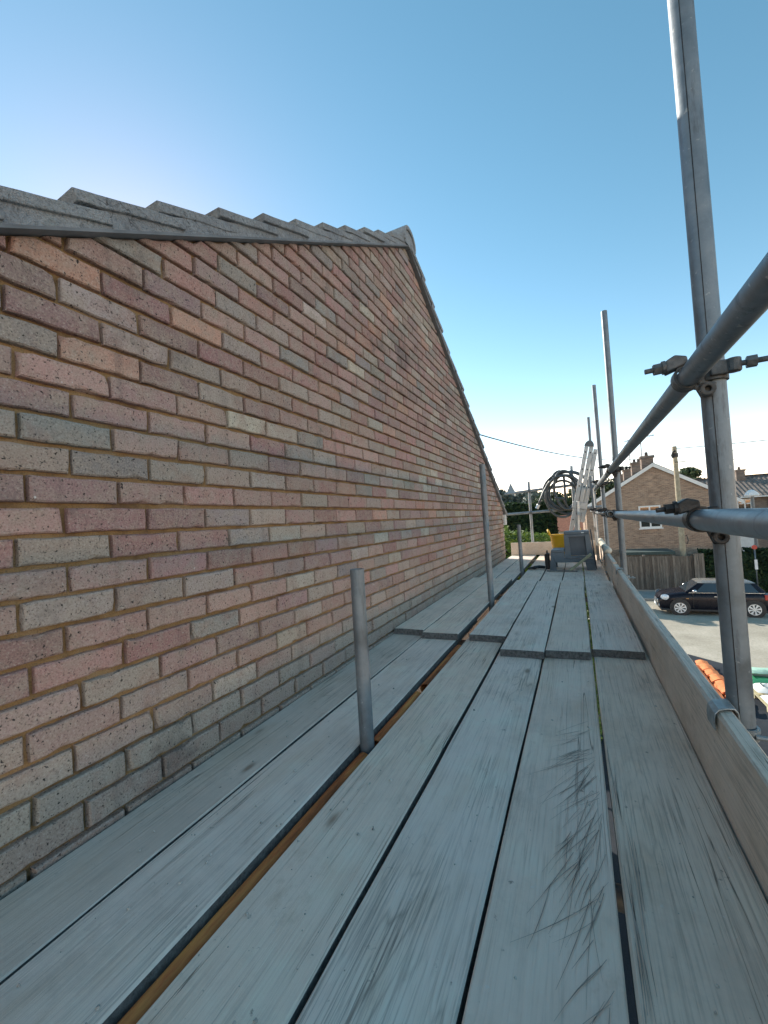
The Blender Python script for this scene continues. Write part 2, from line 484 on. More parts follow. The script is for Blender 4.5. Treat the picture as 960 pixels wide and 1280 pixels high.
class MB:
    def __init__(self):
        self.v = []
        self.f = []

    def add(self, vs, fs):
        o = len(self.v)
        self.v += [tuple(p) for p in vs]
        self.f += [tuple(i + o for i in q) for q in fs]
        return self

    def box(self, x0, x1, y0, y1, z0, z1):
        vs = [(x0, y0, z0), (x1, y0, z0), (x1, y1, z0), (x0, y1, z0), (x0, y0, z1), (x1, y0, z1), (x1, y1, z1), (x0, y1, z1)]
        return self.add(vs, [(3, 2, 1, 0), (4, 5, 6, 7), (0, 1, 5, 4), (1, 2, 6, 5), (2, 3, 7, 6), (3, 0, 4, 7)])

    def obox(self, c, ax, ay, az, hx, hy, hz):
        c, ax, ay, az = Vector(c), Vector(ax).normalized(), Vector(ay).normalized(), Vector(az).normalized()
        vs = []
        for k in (-1, 1):
            for (i, j) in ((-1, -1), (1, -1), (1, 1), (-1, 1)):
                vs.append(c + ax * hx * i + ay * hy * j + az * hz * k)
        return self.add(vs, [(3, 2, 1, 0), (4, 5, 6, 7), (0, 1, 5, 4), (1, 2, 6, 5), (2, 3, 7, 6), (3, 0, 4, 7)])

    def beam(self, p0, p1, w, h, up=(0, 0, 1)):
        p0, p1 = Vector(p0), Vector(p1)
        d = (p1 - p0)
        L = d.length
        d.normalize()
        s = d.cross(Vector(up))
        if s.length < 1e-4:
            s = d.cross(Vector((1, 0, 0)))
        s.normalize()
        u = s.cross(d)
        return self.obox((p0 + p1) / 2, d, s, u, L / 2, w / 2, h / 2)

    def prism(self, poly, axis, a, b):
        """poly: 2-D points in the two other axes (x: (y,z); y: (x,z); z: (x,y)), extruded from a to b"""
        n = len(poly)
        def P(p, t):
            return {'x': (t, p[0], p[1]), 'y': (p[0], t, p[1]), 'z': (p[0], p[1], t)}[axis]
        vs = [P(p, a) for p in poly] + [P(p, b) for p in poly]
        fs = [tuple(range(n - 1, -1, -1)), tuple(range(n, 2 * n))]
        fs += [(i, (i + 1) % n, n + (i + 1) % n, n + i) for i in range(n)]
        return self.add(vs, fs)

    def sweep(self, path, r, n=10, cap=True, flat=1.0):
        pts = [Vector(p) for p in path]
        rad = r if isinstance(r, (list, tuple)) else [r] * len(pts)
        o = len(self.v)
        d0 = (pts[1] - pts[0]).normalized()
        ref = Vector((0, 0, 1)) if abs(d0.z) < .9 else Vector((1, 0, 0))
        s = d0.cross(ref).normalized()
        for i, p in enumerate(pts):
            d = (pts[min(i + 1, len(pts) - 1)] - pts[max(i - 1, 0)]).normalized()
            s = (s - d * s.dot(d)).normalized()
            u = d.cross(s)
            for k in range(n):
                a = 2 * math.pi * k / n
                self.v.append(tuple(p + (s * math.cos(a) + u * math.sin(a) * flat) * rad[i]))
        for i in range(len(pts) - 1):
            for k in range(n):
                self.f.append((o + i * n + k, o + i * n + (k + 1) % n, o + (i + 1) * n + (k + 1) % n, o + (i + 1) * n + k))
        if cap:
            self.f.append(tuple(o + k for k in range(n - 1, -1, -1)))
            self.f.append(tuple(o + (len(pts) - 1) * n + k for k in range(n)))
        return self

    def cyl(self, p0, p1, r, n=12):
        return self.sweep([p0, p1], r, n)

    def tube(self, p0, p1, r=0.0242, n=24, wall=0.004, segs=1):
        """hollow scaffold tube with open ends"""
        p0, p1 = Vector(p0), Vector(p1)
        d = (p1 - p0).normalized()
        ref = Vector((0, 0, 1)) if abs(d.z) < .9 else Vector((0, 1, 0))
        s = d.cross(ref).normalized()
        u = d.cross(s)
        o = len(self.v)
        dep = min(.15, (p1 - p0).length * .3)
        rings = [(p0 + d * dep, r - wall), (p0, r - wall), (p0, r), (p1, r), (p1, r - wall), (p1 - d * dep, r - wall)]
        for c, q in rings:
            for k in range(n):
                a = 2 * math.pi * k / n
                self.v.append(tuple(c + (s * math.cos(a) + u * math.sin(a)) * q))
        for i in range(len(rings) - 1):
            for k in range(n):
                self.f.append((o + i * n + k, o + (i + 1) * n + k, o + (i + 1) * n + (k + 1) % n, o + i * n + (k + 1) % n))
        self.f.append(tuple(o + k for k in range(n)))
        self.f.append(tuple(o + 5 * n + k for k in range(n - 1, -1, -1)))
        return self

    def band(self, c, axis, r0, r1, w, a0=0, a1=360, n=20, ref=None):
        """a strap of thickness r1-r0 and width w bent round an axis"""
        c, d = Vector(c), Vector(axis).normalized()
        rf = Vector(ref) if ref else (Vector((0, 0, 1)) if abs(d.z) < .9 else Vector((1, 0, 0)))
        s = (rf - d * rf.dot(d)).normalized()
        u = d.cross(s)
        o = len(self.v)
        full = abs(a1 - a0) >= 359.9
        m = n if full else n + 1
        for i in range(m):
            a = R(a0 + (a1 - a0) * i / n)
            e = s * math.cos(a) + u * math.sin(a)
            for (q, h) in ((r0, -w / 2), (r1, -w / 2), (r1, w / 2), (r0, w / 2)):
                self.v.append(tuple(c + e * q + d * h))
        for i in range(n):
            j = (i + 1) % m
            for k in range(4):
                self.f.append((o + i * 4 + k, o + i * 4 + (k + 1) % 4, o + j * 4 + (k + 1) % 4, o + j * 4 + k))
        if not full:
            self.f.append((o, o + 3, o + 2, o + 1))
            e = o + (m - 1) * 4
            self.f.append((e, e + 1, e + 2, e + 3))
        return self

    def build(self, name, mat, parent=None, org=None, smooth=False, bevel=0.0, auto=None):
        me = bpy.data.meshes.new(name)
        b = BASE[parent.name] if parent is not None else Vector(org if org is not None else (0, 0, 0))
        me.from_pydata([tuple(Vector(p) - b) for p in self.v], [], self.f)
        me.update()
        for m in (mat if isinstance(mat, (list, tuple)) else [mat]):
            me.materials.append(m)
        if smooth:
            for p in me.polygons:
                p.use_smooth = True
        ob = bpy.data.objects.new(name, me)
        COL.objects.link(ob)
        if parent is not None:
            ob.parent = parent
        else:
            ob.location = b
        BASE[ob.name] = b
        if smooth and auto is not None:
            try:
                md = ob.modifiers.new('es', 'EDGE_SPLIT')
                md.split_angle = R(auto)
            except Exception:
                pass
        if bevel:
            md = ob.modifiers.new('bv', 'BEVEL')
            md.width = bevel
            md.segments = 2
            md.limit_method = 'ANGLE'
            md.angle_limit = R(40)
        return ob


def tag(o, label=None, cat=None, group=None, kind=None):
    if label: o['label'] = label
    if cat: o['category'] = cat
    if group: o['group'] = group
    if kind: o['kind'] = kind
    return o


def thing(name, label, cat, loc, group=None):
    o = bpy.data.objects.new(name, None)
    o.empty_display_size = 0.1
    o.location = loc
    COL.objects.link(o)
    BASE[o.name] = Vector(loc)
    return tag(o, label, cat, group)


def leaf_mesh(name, pts, nrm, size, mat, parent=None, org=(0, 0, 0), aspect=0.55):
    """one quad (folded leaf clump) at each point"""
    n = len(pts)
    b = np.array(BASE[parent.name]) if parent is not None else np.array(org, float)
    a = RNG.normal(size=(n, 3))
    a /= np.linalg.norm(a, axis=1)[:, None]
    nn = nrm + RNG.normal(size=(n, 3)) * 0.7
    nn /= np.linalg.norm(nn, axis=1)[:, None]
    t = np.cross(nn, a)
    t /= np.linalg.norm(t, axis=1)[:, None] + 1e-9
    bt = np.cross(nn, t)
    s = (size * RNG.uniform(.6, 1.3, n))[:, None]
    P = pts - b
    v = np.stack([P - t * s, P + bt * s * aspect - nn * s * .15, P + t * s, P - bt * s * aspect - nn * s * .15], 1).reshape(-1, 3)
    me = bpy.data.meshes.new(name)
    me.vertices.add(4 * n)
    me.vertices.foreach_set('co', v.astype(np.float32).ravel())
    me.loops.add(4 * n)
    me.loops.foreach_set('vertex_index', np.arange(4 * n, dtype=np.int32))
    me.polygons.add(n)
    me.polygons.foreach_set('loop_start', np.arange(0, 4 * n, 4, dtype=np.int32))
    me.polygons.foreach_set('loop_total', np.full(n, 4, dtype=np.int32))
    me.update(calc_edges=True)
    me.materials.append(mat)
    ob = bpy.data.objects.new(name, me)
    COL.objects.link(ob)
    if parent is not None:
        ob.parent = parent
    else:
        ob.location = b
    BASE[ob.name] = Vector(b)
    return ob


def blob_points(blobs, per):
    P, N = [], []
    for (c, r) in blobs:
        c = np.array(c); r = np.array(r, float)
        d = RNG.normal(size=(per, 3))
        d /= np.linalg.norm(d, axis=1)[:, None]
        rad = RNG.uniform(.45, 1.0, per) ** .5
        P.append(c + d * r * rad[:, None])
        N.append(d)
    return np.concatenate(P), np.concatenate(N)


def tree(name, label, base, height, spread, leafmat, nb=26, per=260, leaf=.22, trunk_h=.45, group=None, cat='tree', seed=1):
    rg = random.Random(seed)
    t = thing(name, label, cat, base, group)
    bx, by, bz = base
    m = MB()
    th = height * trunk_h
    m.sweep([(bx, by, bz), (bx + .05, by, bz + th * .5), (bx, by + .05, bz + th), (bx + .1, by, bz + height * .8)],
            [height * .03, height * .024, height * .018, height * .005], 8)
    blobs = []
    for i in range(nb):
        a = rg.uniform(0, 2 * math.pi)
        h = rg.uniform(th * .75, height * .97)
        k = (h - th * .6) / (height - th * .6)
        rad = spread * math.sqrt(max(.05, 1 - (k * 2 - .85) ** 2 * .8)) * rg.uniform(.25, .95)
        c = (bx + rad * math.cos(a), by + rad * math.sin(a), bz + h)
        q = spread * rg.uniform(.22, .42)
        blobs.append((c, (q, q, q * .75)))
        if i % 3 == 0:
            m.sweep([(bx, by, bz + th * .8), ((bx + c[0]) / 2, (by + c[1]) / 2, bz + (th * .8 + h) / 2 + .1), c], [height * .012, height * .008, height * .003], 6)
    m.build('trunk', TRUNK, t, smooth=True)
    P, N = blob_points(blobs, per)
    leaf_mesh('crown', P, N, leaf, leafmat, t)
    return t


# ================================================================== GROUND, ROAD
G = -4.0


def sheet(name, pts, z, mat, thick=0.0):
    m = MB()
    if thick:
        m.prism(pts, 'z', z - thick, z)
    else:
        m.add([(x, y, z) for x, y in pts], [tuple(range(len(pts)))])
    return tag(m.build(name, mat), kind='structure')


sheet('ground', [(-3000, -3000), (3000, -3000), (3000, 3000), (-3000, 3000)], G - .012, GRASSY)
sheet('road', [(-60, 13.2), (80, 13.2), (80, 24.6), (-60, 24.6)], G - .006, CONCRETE)
sheet('driveway', [(-1.0, -12), (16, -12), (16, 12.6), (8.0, 13.3), (4.6, 14.5), (3.63, 15.14), (2.58, 16.18), (1.8, 17.0), (-1.0, 17.0)], G, TARMAC)
sheet('pavement', [(-60, 24.6), (80, 24.6), (80, 26.6), (-60, 26.6)], G + .11, PAVING, .16)
sheet('kerb', [(-60, 24.47), (80, 24.47), (80, 24.598), (-60, 24.598)], G + .105, PAVING, .16)

# ================================================================== THE GABLE HOUSE
WX = -1.16                     # wall face
APY, APZ = 3.2, 3.06           # wall apex
SL_N = math.tan(R(30.3))       # near slope
SL_F = math.tan(R(28.6))       # far slope
WY0, WY1 = -1.6, 7.30
COURSE = 0.0745
PITCHB = 0.2135
Z0 = 0.835 - 11 * COURSE       # a bed joint
Y0 = 0.595


def roof_z(y):
    return APZ - (APY - y) * SL_N if y < APY else APZ - (y - APY) * SL_F


house = thing('brick_house', 'red and grey brick gable end house with stepped grey roof tiles beside the scaffold', 'house', (WX, 2.8, G))
# the wall body: mortar sheet behind the bricks, plain brick below the deck
wallm = MB()
xm = WX - 0.0165
wz = -0.62
wallm.prism([(WY0, wz), (WY1, wz), (WY1, roof_z(WY1)), (APY, APZ), (WY0, roof_z(WY0))], 'x', xm - .2, xm)
wall = wallm.build('wall', MORTAR, house)
lowm = MB()
lowm.box(WX - .25, WX - .004, WY0, WY1, G, wz)
lowm.box(-9.0, WX - .26, WY0 + .01, WY1 - .01, G, .6)
lowm.build('lower_wall', HOUSEBRICK, house)


def clip_half(poly, a, b, c):
    out = []
    for i in range(len(poly)):
        p, q = poly[i], poly[(i + 1) % len(poly)]
        dp, dq = a * p[0] + b * p[1] - c, a * q[0] + b * q[1] - c
        if dp <= 0: out.append(p)
        if dp * dq < 0:
            t = dp / (dp - dq)
            out.append((p[0] + (q[0] - p[0]) * t, p[1] + (q[1] - p[1]) * t))
    return out


def area2(p):
    return .5 * sum(p[i][0] * p[(i + 1) % len(p)][1] - p[(i + 1) % len(p)][0] * p[i][1] for i in range(len(p)))


TINTS = [((0.270, 0.122, 0.094), 30), ((0.285, 0.158, 0.118), 28), ((0.285, 0.205, 0.150), 18), ((0.240, 0.190, 0.145), 12),
         ((0.180, 0.150, 0.125), 8), ((0.350, 0.155, 0.098), 6), ((0.36, 0.28, 0.205), 7), ((0.215, 0.116, 0.096), 18)]
TPOP = [t for t, w in TINTS for _ in range(w)]
rb = random.Random(11)


def inset(poly, d):
    n = len(poly)
    out = []
    for i in range(n):
        p0, p1, p2 = Vector(poly[i - 1]), Vector(poly[i]), Vector(poly[(i + 1) % n])
        e1, e2 = (p1 - p0).normalized(), (p2 - p1).normalized()
        n1, n2 = Vector((-e1.y, e1.x)), Vector((-e2.y, e2.x))
        k = 1 + n1.dot(n2)
        out.append(tuple(p1 + (n1 + n2) * (d / max(k, .35))))
    return out


def resample(poly, step):
    out = []
    n = len(poly)
    for i in range(n):
        p, q = poly[i], poly[(i + 1) % n]
        L = math.hypot(q[0] - p[0], q[1] - p[1])
        k = max(1, int(round(L / step)))
        for j in range(k):
            out.append((p[0] + (q[0] - p[0]) * j / k, p[1] + (q[1] - p[1]) * j / k))
    return out


def brick_geo(poly, fine):
    """rounded-edge brick face standing proud of the mortar"""
    prd = WX + rb.uniform(-.0035, .0035)
    tl = rb.uniform(-.0015, .0015)
    step = .028 if fine else .11
    ring = resample(poly, step)
    j = .0017 if fine else .0008
    ring = [(p[0] + rb.uniform(-j, j), p[1] + rb.uniform(-j, j)) for p in ring]
    n = len(ring)
    chip = [rb.uniform(.003, .008) if (fine and rb.random() < .07) else 0.0 for _ in ring]
    cy = sum(p[0] for p in ring) / n
    cz = sum(p[1] for p in ring) / n
    def pull(p, d):
        vy, vz = cy - p[0], cz - p[1]
        sy = max(-d, min(d, vy * .5)); sz = max(-d, min(d, vz * .5))
        return (p[0] + sy, p[1] + sz)
    r1 = [pull(p, .0010 + rb.uniform(0, .0012) + c_ * .8) for p, c_ in zip(ring, chip)]
    r2 = [pull(p, .0040 + rb.uniform(0, .0025) + c_ * 1.3) for p, c_ in zip(ring, chip)]
    vs = [(xm - .003, p[0], p[1]) for p in ring] + [(prd - .004 + tl * (p[1] - cz) * 20, p[0], p[1]) for p in r1] + [(prd + tl * (p[1] - cz) * 20, p[0], p[1]) for p in r2]
    vs.append((prd + rb.uniform(-.0006, .0006), cy, cz))
    fs = []
    for k in range(n):
        k2 = (k + 1) % n
        fs.append((k, k2, n + k2, n + k))
        fs.append((n + k, n + k2, 2 * n + k2, 2 * n + k))
        fs.append((2 * n + k, 2 * n + k2, 3 * n))
    return vs, fs


def cam_px(p):
    v = Vector(p) - Vector((0, 0, CAM_Z))
    c = v.dot(fw)
    if c < .05:
        return None
    return (480 + 510 * v.dot(rr) / c, 640 - 510 * v.dot(uu) / c)


bricks = []
row = 0
z = Z0 - 8 * COURSE
while z < APZ + .1:
    off = (0.0 if (row % 2 == 0) else PITCHB / 2) + rb.uniform(-.018, .018)
    k0 = int((WY0 - Y0) / PITCHB) - 2
    y = Y0 + off + k0 * PITCHB
    zj = rb.uniform(-.0012, .0012)
    while y < WY1 + .3:
        w = PITCHB + rb.uniform(-.003, .003)
        jt = .0080 + rb.uniform(-.001, .0025)
        bj = .0092 + rb.uniform(-.001, .002)
        poly = [(y + jt / 2, z + bj / 2 + zj), (y + w - jt / 2, z + bj / 2 + zj), (y + w - jt / 2, z + COURSE - bj / 2 + zj + rb.uniform(-.0008, .0008)), (y + jt / 2, z + COURSE - bj / 2 + zj)]
        poly = clip_half(poly, 0, -1, -(wz + .002))
        if poly: poly = clip_half(poly, -1, 0, -WY0)
        if poly: poly = clip_half(poly, 1, 0, WY1 - .002)
        if poly: poly = clip_half(poly, -SL_N, 1, APZ - APY * SL_N - .006)
        if poly: poly = clip_half(poly, SL_F, 1, APZ + APY * SL_F - .006)
        if poly and len(poly) >= 3 and abs(area2(poly)) > 2.5e-4:
            cy = sum(p[0] for p in poly) / len(poly); cz = sum(p[1] for p in poly) / len(poly)
            pix = [cam_px((WX, p[0], p[1])) for p in poly]
            vis = 0.0
            if all(q is not None for q in pix) and cz > .01:
                ccx = sum(q[0] for q in pix) / len(pix); ccy = sum(q[1] for q in pix) / len(pix)
                if -20 < ccx < 980 and -20 < ccy < 1300:
                    vis = abs(area2(pix))
            t = rb.choice(TPOP)
            m_ = rb.uniform(.82, 1.18) * 1.75
            t = [(c * .72 + g_ * .28) * q_ * m_ * rb.uniform(.96, 1.04) for c, g_, q_ in zip(t, (0.250, 0.180, 0.148), (.90, 1.0, 1.12))]
            if cz < .42:                      # splash zone above the boards: dulled by cement dust
                a_ = min(.75, (.42 - cz) / .42 * .8 + .1)
                t = [c * (1 - a_) + g_ * a_ for c, g_ in zip(t, (0.38, 0.315, 0.262))]
            bricks.append((vis, poly, t))
        y += w
    z += COURSE
    row += 1
bricks.sort(key=lambda b: -b[0])


def tint_attr(me, cols):
    at = me.color_attributes.new('tint', 'FLOAT_COLOR', 'POINT')
    at.data.foreach_set('color', np.array(cols, dtype=np.float32).ravel())


for vis, poly, t in bricks[:300]:
    vs, fs = brick_geo(poly, True)
    m = MB(); m.add(vs, fs)
    ob = m.build('brick', BRICK, wall, smooth=False)
    tint_attr(ob.data, [(*t, 1)] * len(vs))
rest = MB(); cols = []
for vis, poly, t in bricks[300:]:
    vs, fs = brick_geo(poly, False)
    rest.add(vs, fs); cols += [(*t, 1)] * len(vs)
ob = rest.build('brickwork', BRICK, wall)
ob['kind'] = 'stuff'
tint_attr(ob.data, cols)

# ---- roof: slab, undercloak strips, verge tiles
GAUGE = 0.285
VT = 0.030
roofm = MB()
RX0, RX1 = -9.0, WX + 0.045
EAV_Y0, EAV_Y1 = WY0 - .25, WY1 + .22
def rz(y, d=0):
    return roof_z(y) + d
for (ya, yb) in ((EAV_Y0, APY), (APY, EAV_Y1)):
    roofm.prism([(ya, rz(ya, .012)), (yb, rz(yb, .012)), (yb, rz(yb, .05)), (ya, rz(ya, .05))], 'x', RX0, WX - .02)
roof = roofm.build('roof', TILE, house)
um = MB()
for (ya, yb) in ((EAV_Y0, APY), (APY, EAV_Y1)):
    um.prism([(ya, rz(ya, -.003)), (yb, rz(yb, -.003)), (yb, rz(yb, .006)), (ya, rz(ya, .006))], 'x', WX - .03, WX + .034)
um.build('undercloak', UNDERCLOAK, house)
bm_ = MB()
for (ya, yb) in ((EAV_Y0, APY), (APY, EAV_Y1)):
    bm_.prism([(ya, rz(ya, .0065)), (yb, rz(yb, .0065)), (yb, rz(yb, .062)), (ya, rz(ya, .062))], 'x', WX - .015, WX + .026)
bm_.build('verge_mortar', TILE, house)


def verge_tile(s0, sgn, jog):
    """s0: distance down the slope from the ridge to the tile's head; tail is lower and lifted"""
    ang = R(30.3) if sgn < 0 else R(28.6)
    L = GAUGE + .075
    m = MB()
    up = Vector((0, sgn * math.sin(ang), math.cos(ang)))
    dn = Vector((0, sgn * math.cos(ang), -math.sin(ang)))
    base = Vector((0, APY, APZ))
    x1 = WX + .040 + jog
    def pt(s, h, x):
        p = base + dn * s + up * h
        return (x, p.y, p.z)
    N = 5
    vs = []
    for xx in (x1, x1 - .10, x1 - .33):
        roll_ = 0.0 if xx == x1 else (-.004 if xx == x1 - .10 else -.012)
        for i in range(N + 1):
            s = s0 + L * i / N
            h = .046 + .050 * i / N + roll_ + random.uniform(-.0015, .0015)
            vs.append(pt(s, h, xx))
    # lower skirt: side nib that hangs down to the mortar
    for i in range(N + 1):
        s = s0 + L * i / N
        vs.append(pt(s, .046 + .050 * i / N - .030 + random.uniform(-.003, .003), x1 - .003))
    for i in range(N + 1):
        s = s0 + L * i / N
        vs.append(pt(s, .012 + .012 * i / N, x1 - .33))
    K = N + 1
    fs = []
    for i in range(N):
        fs.append((i, i + 1, K + i + 1, K + i))
        fs.append((K + i, K + i + 1, 2 * K + i + 1, 2 * K + i))
        fs.append((3 * K + i, 3 * K + i + 1, i + 1, i))
        fs.append((4 * K + i, 4 * K + i + 1, 3 * K + i + 1, 3 * K + i))
    fs.append((N, 3 * K + N, 4 * K + N, 2 * K + N, K + N))
    m.add(vs, fs)
    return m.build('verge_tile', TILE, roof, bevel=.003)


s = 0.02
while APY - (s + .1) * math.cos(R(30.3)) > EAV_Y0:
    verge_tile(s, -1, random.uniform(-.008, .006))
    s += GAUGE
s = 0.02
while APY + (s + .2) * math.cos(R(28.6)) < EAV_Y1:
    verge_tile(s, 1, random.uniform(-.008, .006))
    s += GAUGE
rm = MB()
arc = [(APY + .13 * math.cos(R(a)), APZ + .035 + .115 * math.sin(R(a))) for a in range(-20, 201, 20)]
arc2 = [(APY + .11 * math.cos(R(a)), APZ + .02 + .095 * math.sin(R(a))) for a in range(200, -21, -20)]
rm.prism(arc + arc2, 'x', -1.55, WX + .052)
rm.prism([(p[0], p[1]) for p in arc2], 'x', -1.5, WX + .040)
rm.build('ridge_tile', TILE, roof, bevel=.004)
fm = MB()
fm.box(-8.5, WX + .03, WY1 + .14, WY1 + .16, rz(EAV_Y1) - .10, rz(EAV_Y1) + .03)
fm.box(WX - .02, WX + .028, WY1 + .01, WY1 + .14, rz(EAV_Y1) - .12, rz(EAV_Y1) + .06)
fm.build('fascia', WHITE, house)
dm = MB()
dm.cyl((WX - .06, WY1 + .07, rz(EAV_Y1) - .1), (WX - .06, WY1 + .07, G), .034, 12)
dm.build('downpipe', WHITE, house, smooth=True)

# ================================================================== SCAFFOLD BOARDS
def board(x0, x1, y0, y1, ztop, label, mat, thick=0.038, group='scaffold boards of the deck', seed=0, warp=.0025, skew=0.0, endcut=0.0):
    rg = random.Random(seed)
    L = y1 - y0
    N = max(6, int(L / .16))
    w = x1 - x0
    ch = .0035
    cx, cy = (x0 + x1) / 2, (y0 + y1) / 2
    ph = [rg.uniform(0, 6.28) for _ in range(6)]
    vs = []
    for i in range(N + 1):
        y = -L / 2 + L * i / N
        el = warp * math.sin(y * 2.3 + ph[0]) * .6 + rg.uniform(-.0008, .0008)
        er = warp * math.sin(y * 2.0 + ph[1]) * .6 + rg.uniform(-.0008, .0008)
        dz = warp * .5 * math.sin(y * 1.7 + ph[2])
        cup = .0012 * math.sin(y * .8 + ph[3])
        xs = skew * (y / L)
        a, b = -w / 2 + el + xs, w / 2 + er + xs
        c1 = ch * rg.uniform(.6, 1.5); c2 = ch * rg.uniform(.6, 1.5)
        ring = [(a + c1, 0), (a + w * .35, cup), (b - w * .35, cup), (b - c2, 0), (b, -c2), (b, -thick + ch), (b - ch, -thick), (a + ch, -thick), (a, -thick + ch), (a, -c1)]
        for (x, zz) in ring:
            yy = y
            if i in (0, N):
                yy += endcut * (x / w) * (1 if i == 0 else 0) + rg.uniform(-.002, .002) + (.004 if zz > -.01 else 0) * (1 if i == 0 else -1)
            vs.append((x + cx, yy + cy, zz + dz + ztop))
    K = 10
    m = MB()
    fs = []
    for i in range(N):
        for k in range(K):
            fs.append((i * K + k, (i + 1) * K + k, (i + 1) * K + (k + 1) % K, i * K + (k + 1) % K))
    fs.append(tuple(range(K)))
    fs.append(tuple(N * K + k for k in range(K - 1, -1, -1)))
    m.add(vs, fs)
    ob = m.build('scaffold_board', [mat, ENDG], org=(cx, cy, ztop))
    me = ob.data
    me.polygons[len(fs) - 1].material_index = 1
    me.polygons[len(fs) - 2].material_index = 1
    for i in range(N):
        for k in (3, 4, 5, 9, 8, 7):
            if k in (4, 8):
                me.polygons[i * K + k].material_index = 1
    tag(ob, label, 'board', group)
    return ob


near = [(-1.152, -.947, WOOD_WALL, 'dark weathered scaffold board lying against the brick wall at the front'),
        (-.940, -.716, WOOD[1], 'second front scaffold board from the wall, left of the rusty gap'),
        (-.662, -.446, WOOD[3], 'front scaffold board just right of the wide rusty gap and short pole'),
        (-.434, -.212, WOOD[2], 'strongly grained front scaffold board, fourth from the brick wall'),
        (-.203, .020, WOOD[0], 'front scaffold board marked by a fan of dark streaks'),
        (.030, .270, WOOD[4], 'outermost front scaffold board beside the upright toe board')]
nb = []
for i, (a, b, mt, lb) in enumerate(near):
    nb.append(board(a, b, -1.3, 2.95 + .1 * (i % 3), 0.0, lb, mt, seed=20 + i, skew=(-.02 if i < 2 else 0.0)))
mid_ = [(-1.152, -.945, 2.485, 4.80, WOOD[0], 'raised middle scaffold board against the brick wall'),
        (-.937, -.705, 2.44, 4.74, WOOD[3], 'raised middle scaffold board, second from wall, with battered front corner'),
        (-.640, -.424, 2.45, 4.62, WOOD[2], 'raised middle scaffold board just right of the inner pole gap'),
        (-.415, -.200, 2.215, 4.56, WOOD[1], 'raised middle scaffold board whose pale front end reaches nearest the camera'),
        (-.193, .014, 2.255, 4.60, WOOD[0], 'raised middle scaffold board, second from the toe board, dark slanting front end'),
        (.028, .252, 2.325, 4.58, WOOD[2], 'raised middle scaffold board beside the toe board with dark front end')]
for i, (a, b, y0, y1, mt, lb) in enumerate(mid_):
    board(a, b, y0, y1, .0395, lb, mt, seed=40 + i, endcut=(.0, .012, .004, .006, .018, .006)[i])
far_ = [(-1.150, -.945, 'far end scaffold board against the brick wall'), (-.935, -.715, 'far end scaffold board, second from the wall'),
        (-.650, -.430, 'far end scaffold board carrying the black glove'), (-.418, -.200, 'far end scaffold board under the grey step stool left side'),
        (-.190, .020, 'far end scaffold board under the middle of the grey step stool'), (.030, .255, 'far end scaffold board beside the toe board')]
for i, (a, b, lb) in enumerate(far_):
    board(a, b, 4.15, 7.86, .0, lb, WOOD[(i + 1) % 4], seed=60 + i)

# dark streaks brushed on the fifth board
st = MB()
rs = random.Random(5)
def streak(x, y, ang, L, w):
    d = Vector((math.cos(ang), math.sin(ang))); n_ = Vector((-d.y, d.x))
    k = rs.uniform(-.12, .12)
    pts = []
    for i in range(5):
        t = i / 4
        p = Vector((x, y)) + d * L * t + n_ * (k * L * t * t)
        ww = w * (.25 + .9 * math.sin(math.pi * min(1, t * .9 + .12)) * (1 - t * .5))
        pts.append((p + n_ * ww, p - n_ * ww))
    vs = []
    for a_, b_ in pts:
        for p in (a_, b_):
            vs.append((min(.013, max(-.197, p.x)), p.y, .0035))
    st.add(vs, [(2 * i, 2 * i + 1, 2 * i + 3, 2 * i + 2) for i in range(4)])
for i in range(70):
    y = rs.uniform(.86, 1.42)
    x = .008 - abs(rs.gauss(0, .045))
    ang = R(max(222, min(268, rs.gauss(250, 10) - (y - 1.1) * 40)))
    streak(x, y, ang, rs.uniform(.05, .20), rs.uniform(.0004, .0010))
for i in range(16):
    y = rs.uniform(1.35, 1.62)
    streak(.004 - rs.uniform(0, .05), y, R(rs.gauss(222, 7)), rs.uniform(.06, .16), rs.uniform(.0005, .0011))
for i in range(8):
    streak(.004 - rs.uniform(0, .03), rs.uniform(.68, .86), R(rs.gauss(238, 10)), rs.uniform(.07, .16), rs.uniform(.0005, .0010))
so = st.build('tar_streak', STAIN, nb[4])
so['kind'] = 'stuff'
so['label'] = 'fan of thin dark streaks on the board'
# splits along the inner edge of the outermost board
sp = MB()
rq = random.Random(8)
for k in range(9):
    x = .037 + rq.uniform(0, .030)
    ya = rq.uniform(.62, 1.15); L_ = rq.uniform(.12, .42)
    p1, p2 = rq.uniform(0, 6), rq.uniform(.02, .06)
    vs = []
    for i in range(13):
        y = ya + L_ * i / 12
        w = (.0003 + .0008 * math.sin(math.pi * i / 12)) * rq.uniform(.6, 1.3)
        xx = x + .0025 * math.sin(y * 14 + p1) - p2 * (y - ya) * .35
        xx = max(.036, xx)
        vs += [(xx - w, y, .0026), (xx + w, y, .0026)]
    sp.add(vs, [(2 * i, 2 * i + 1, 2 * i + 3, 2 * i + 2) for i in range(12)])
so = sp.build('split', STAIN, nb[5]); so['kind'] = 'stuff'

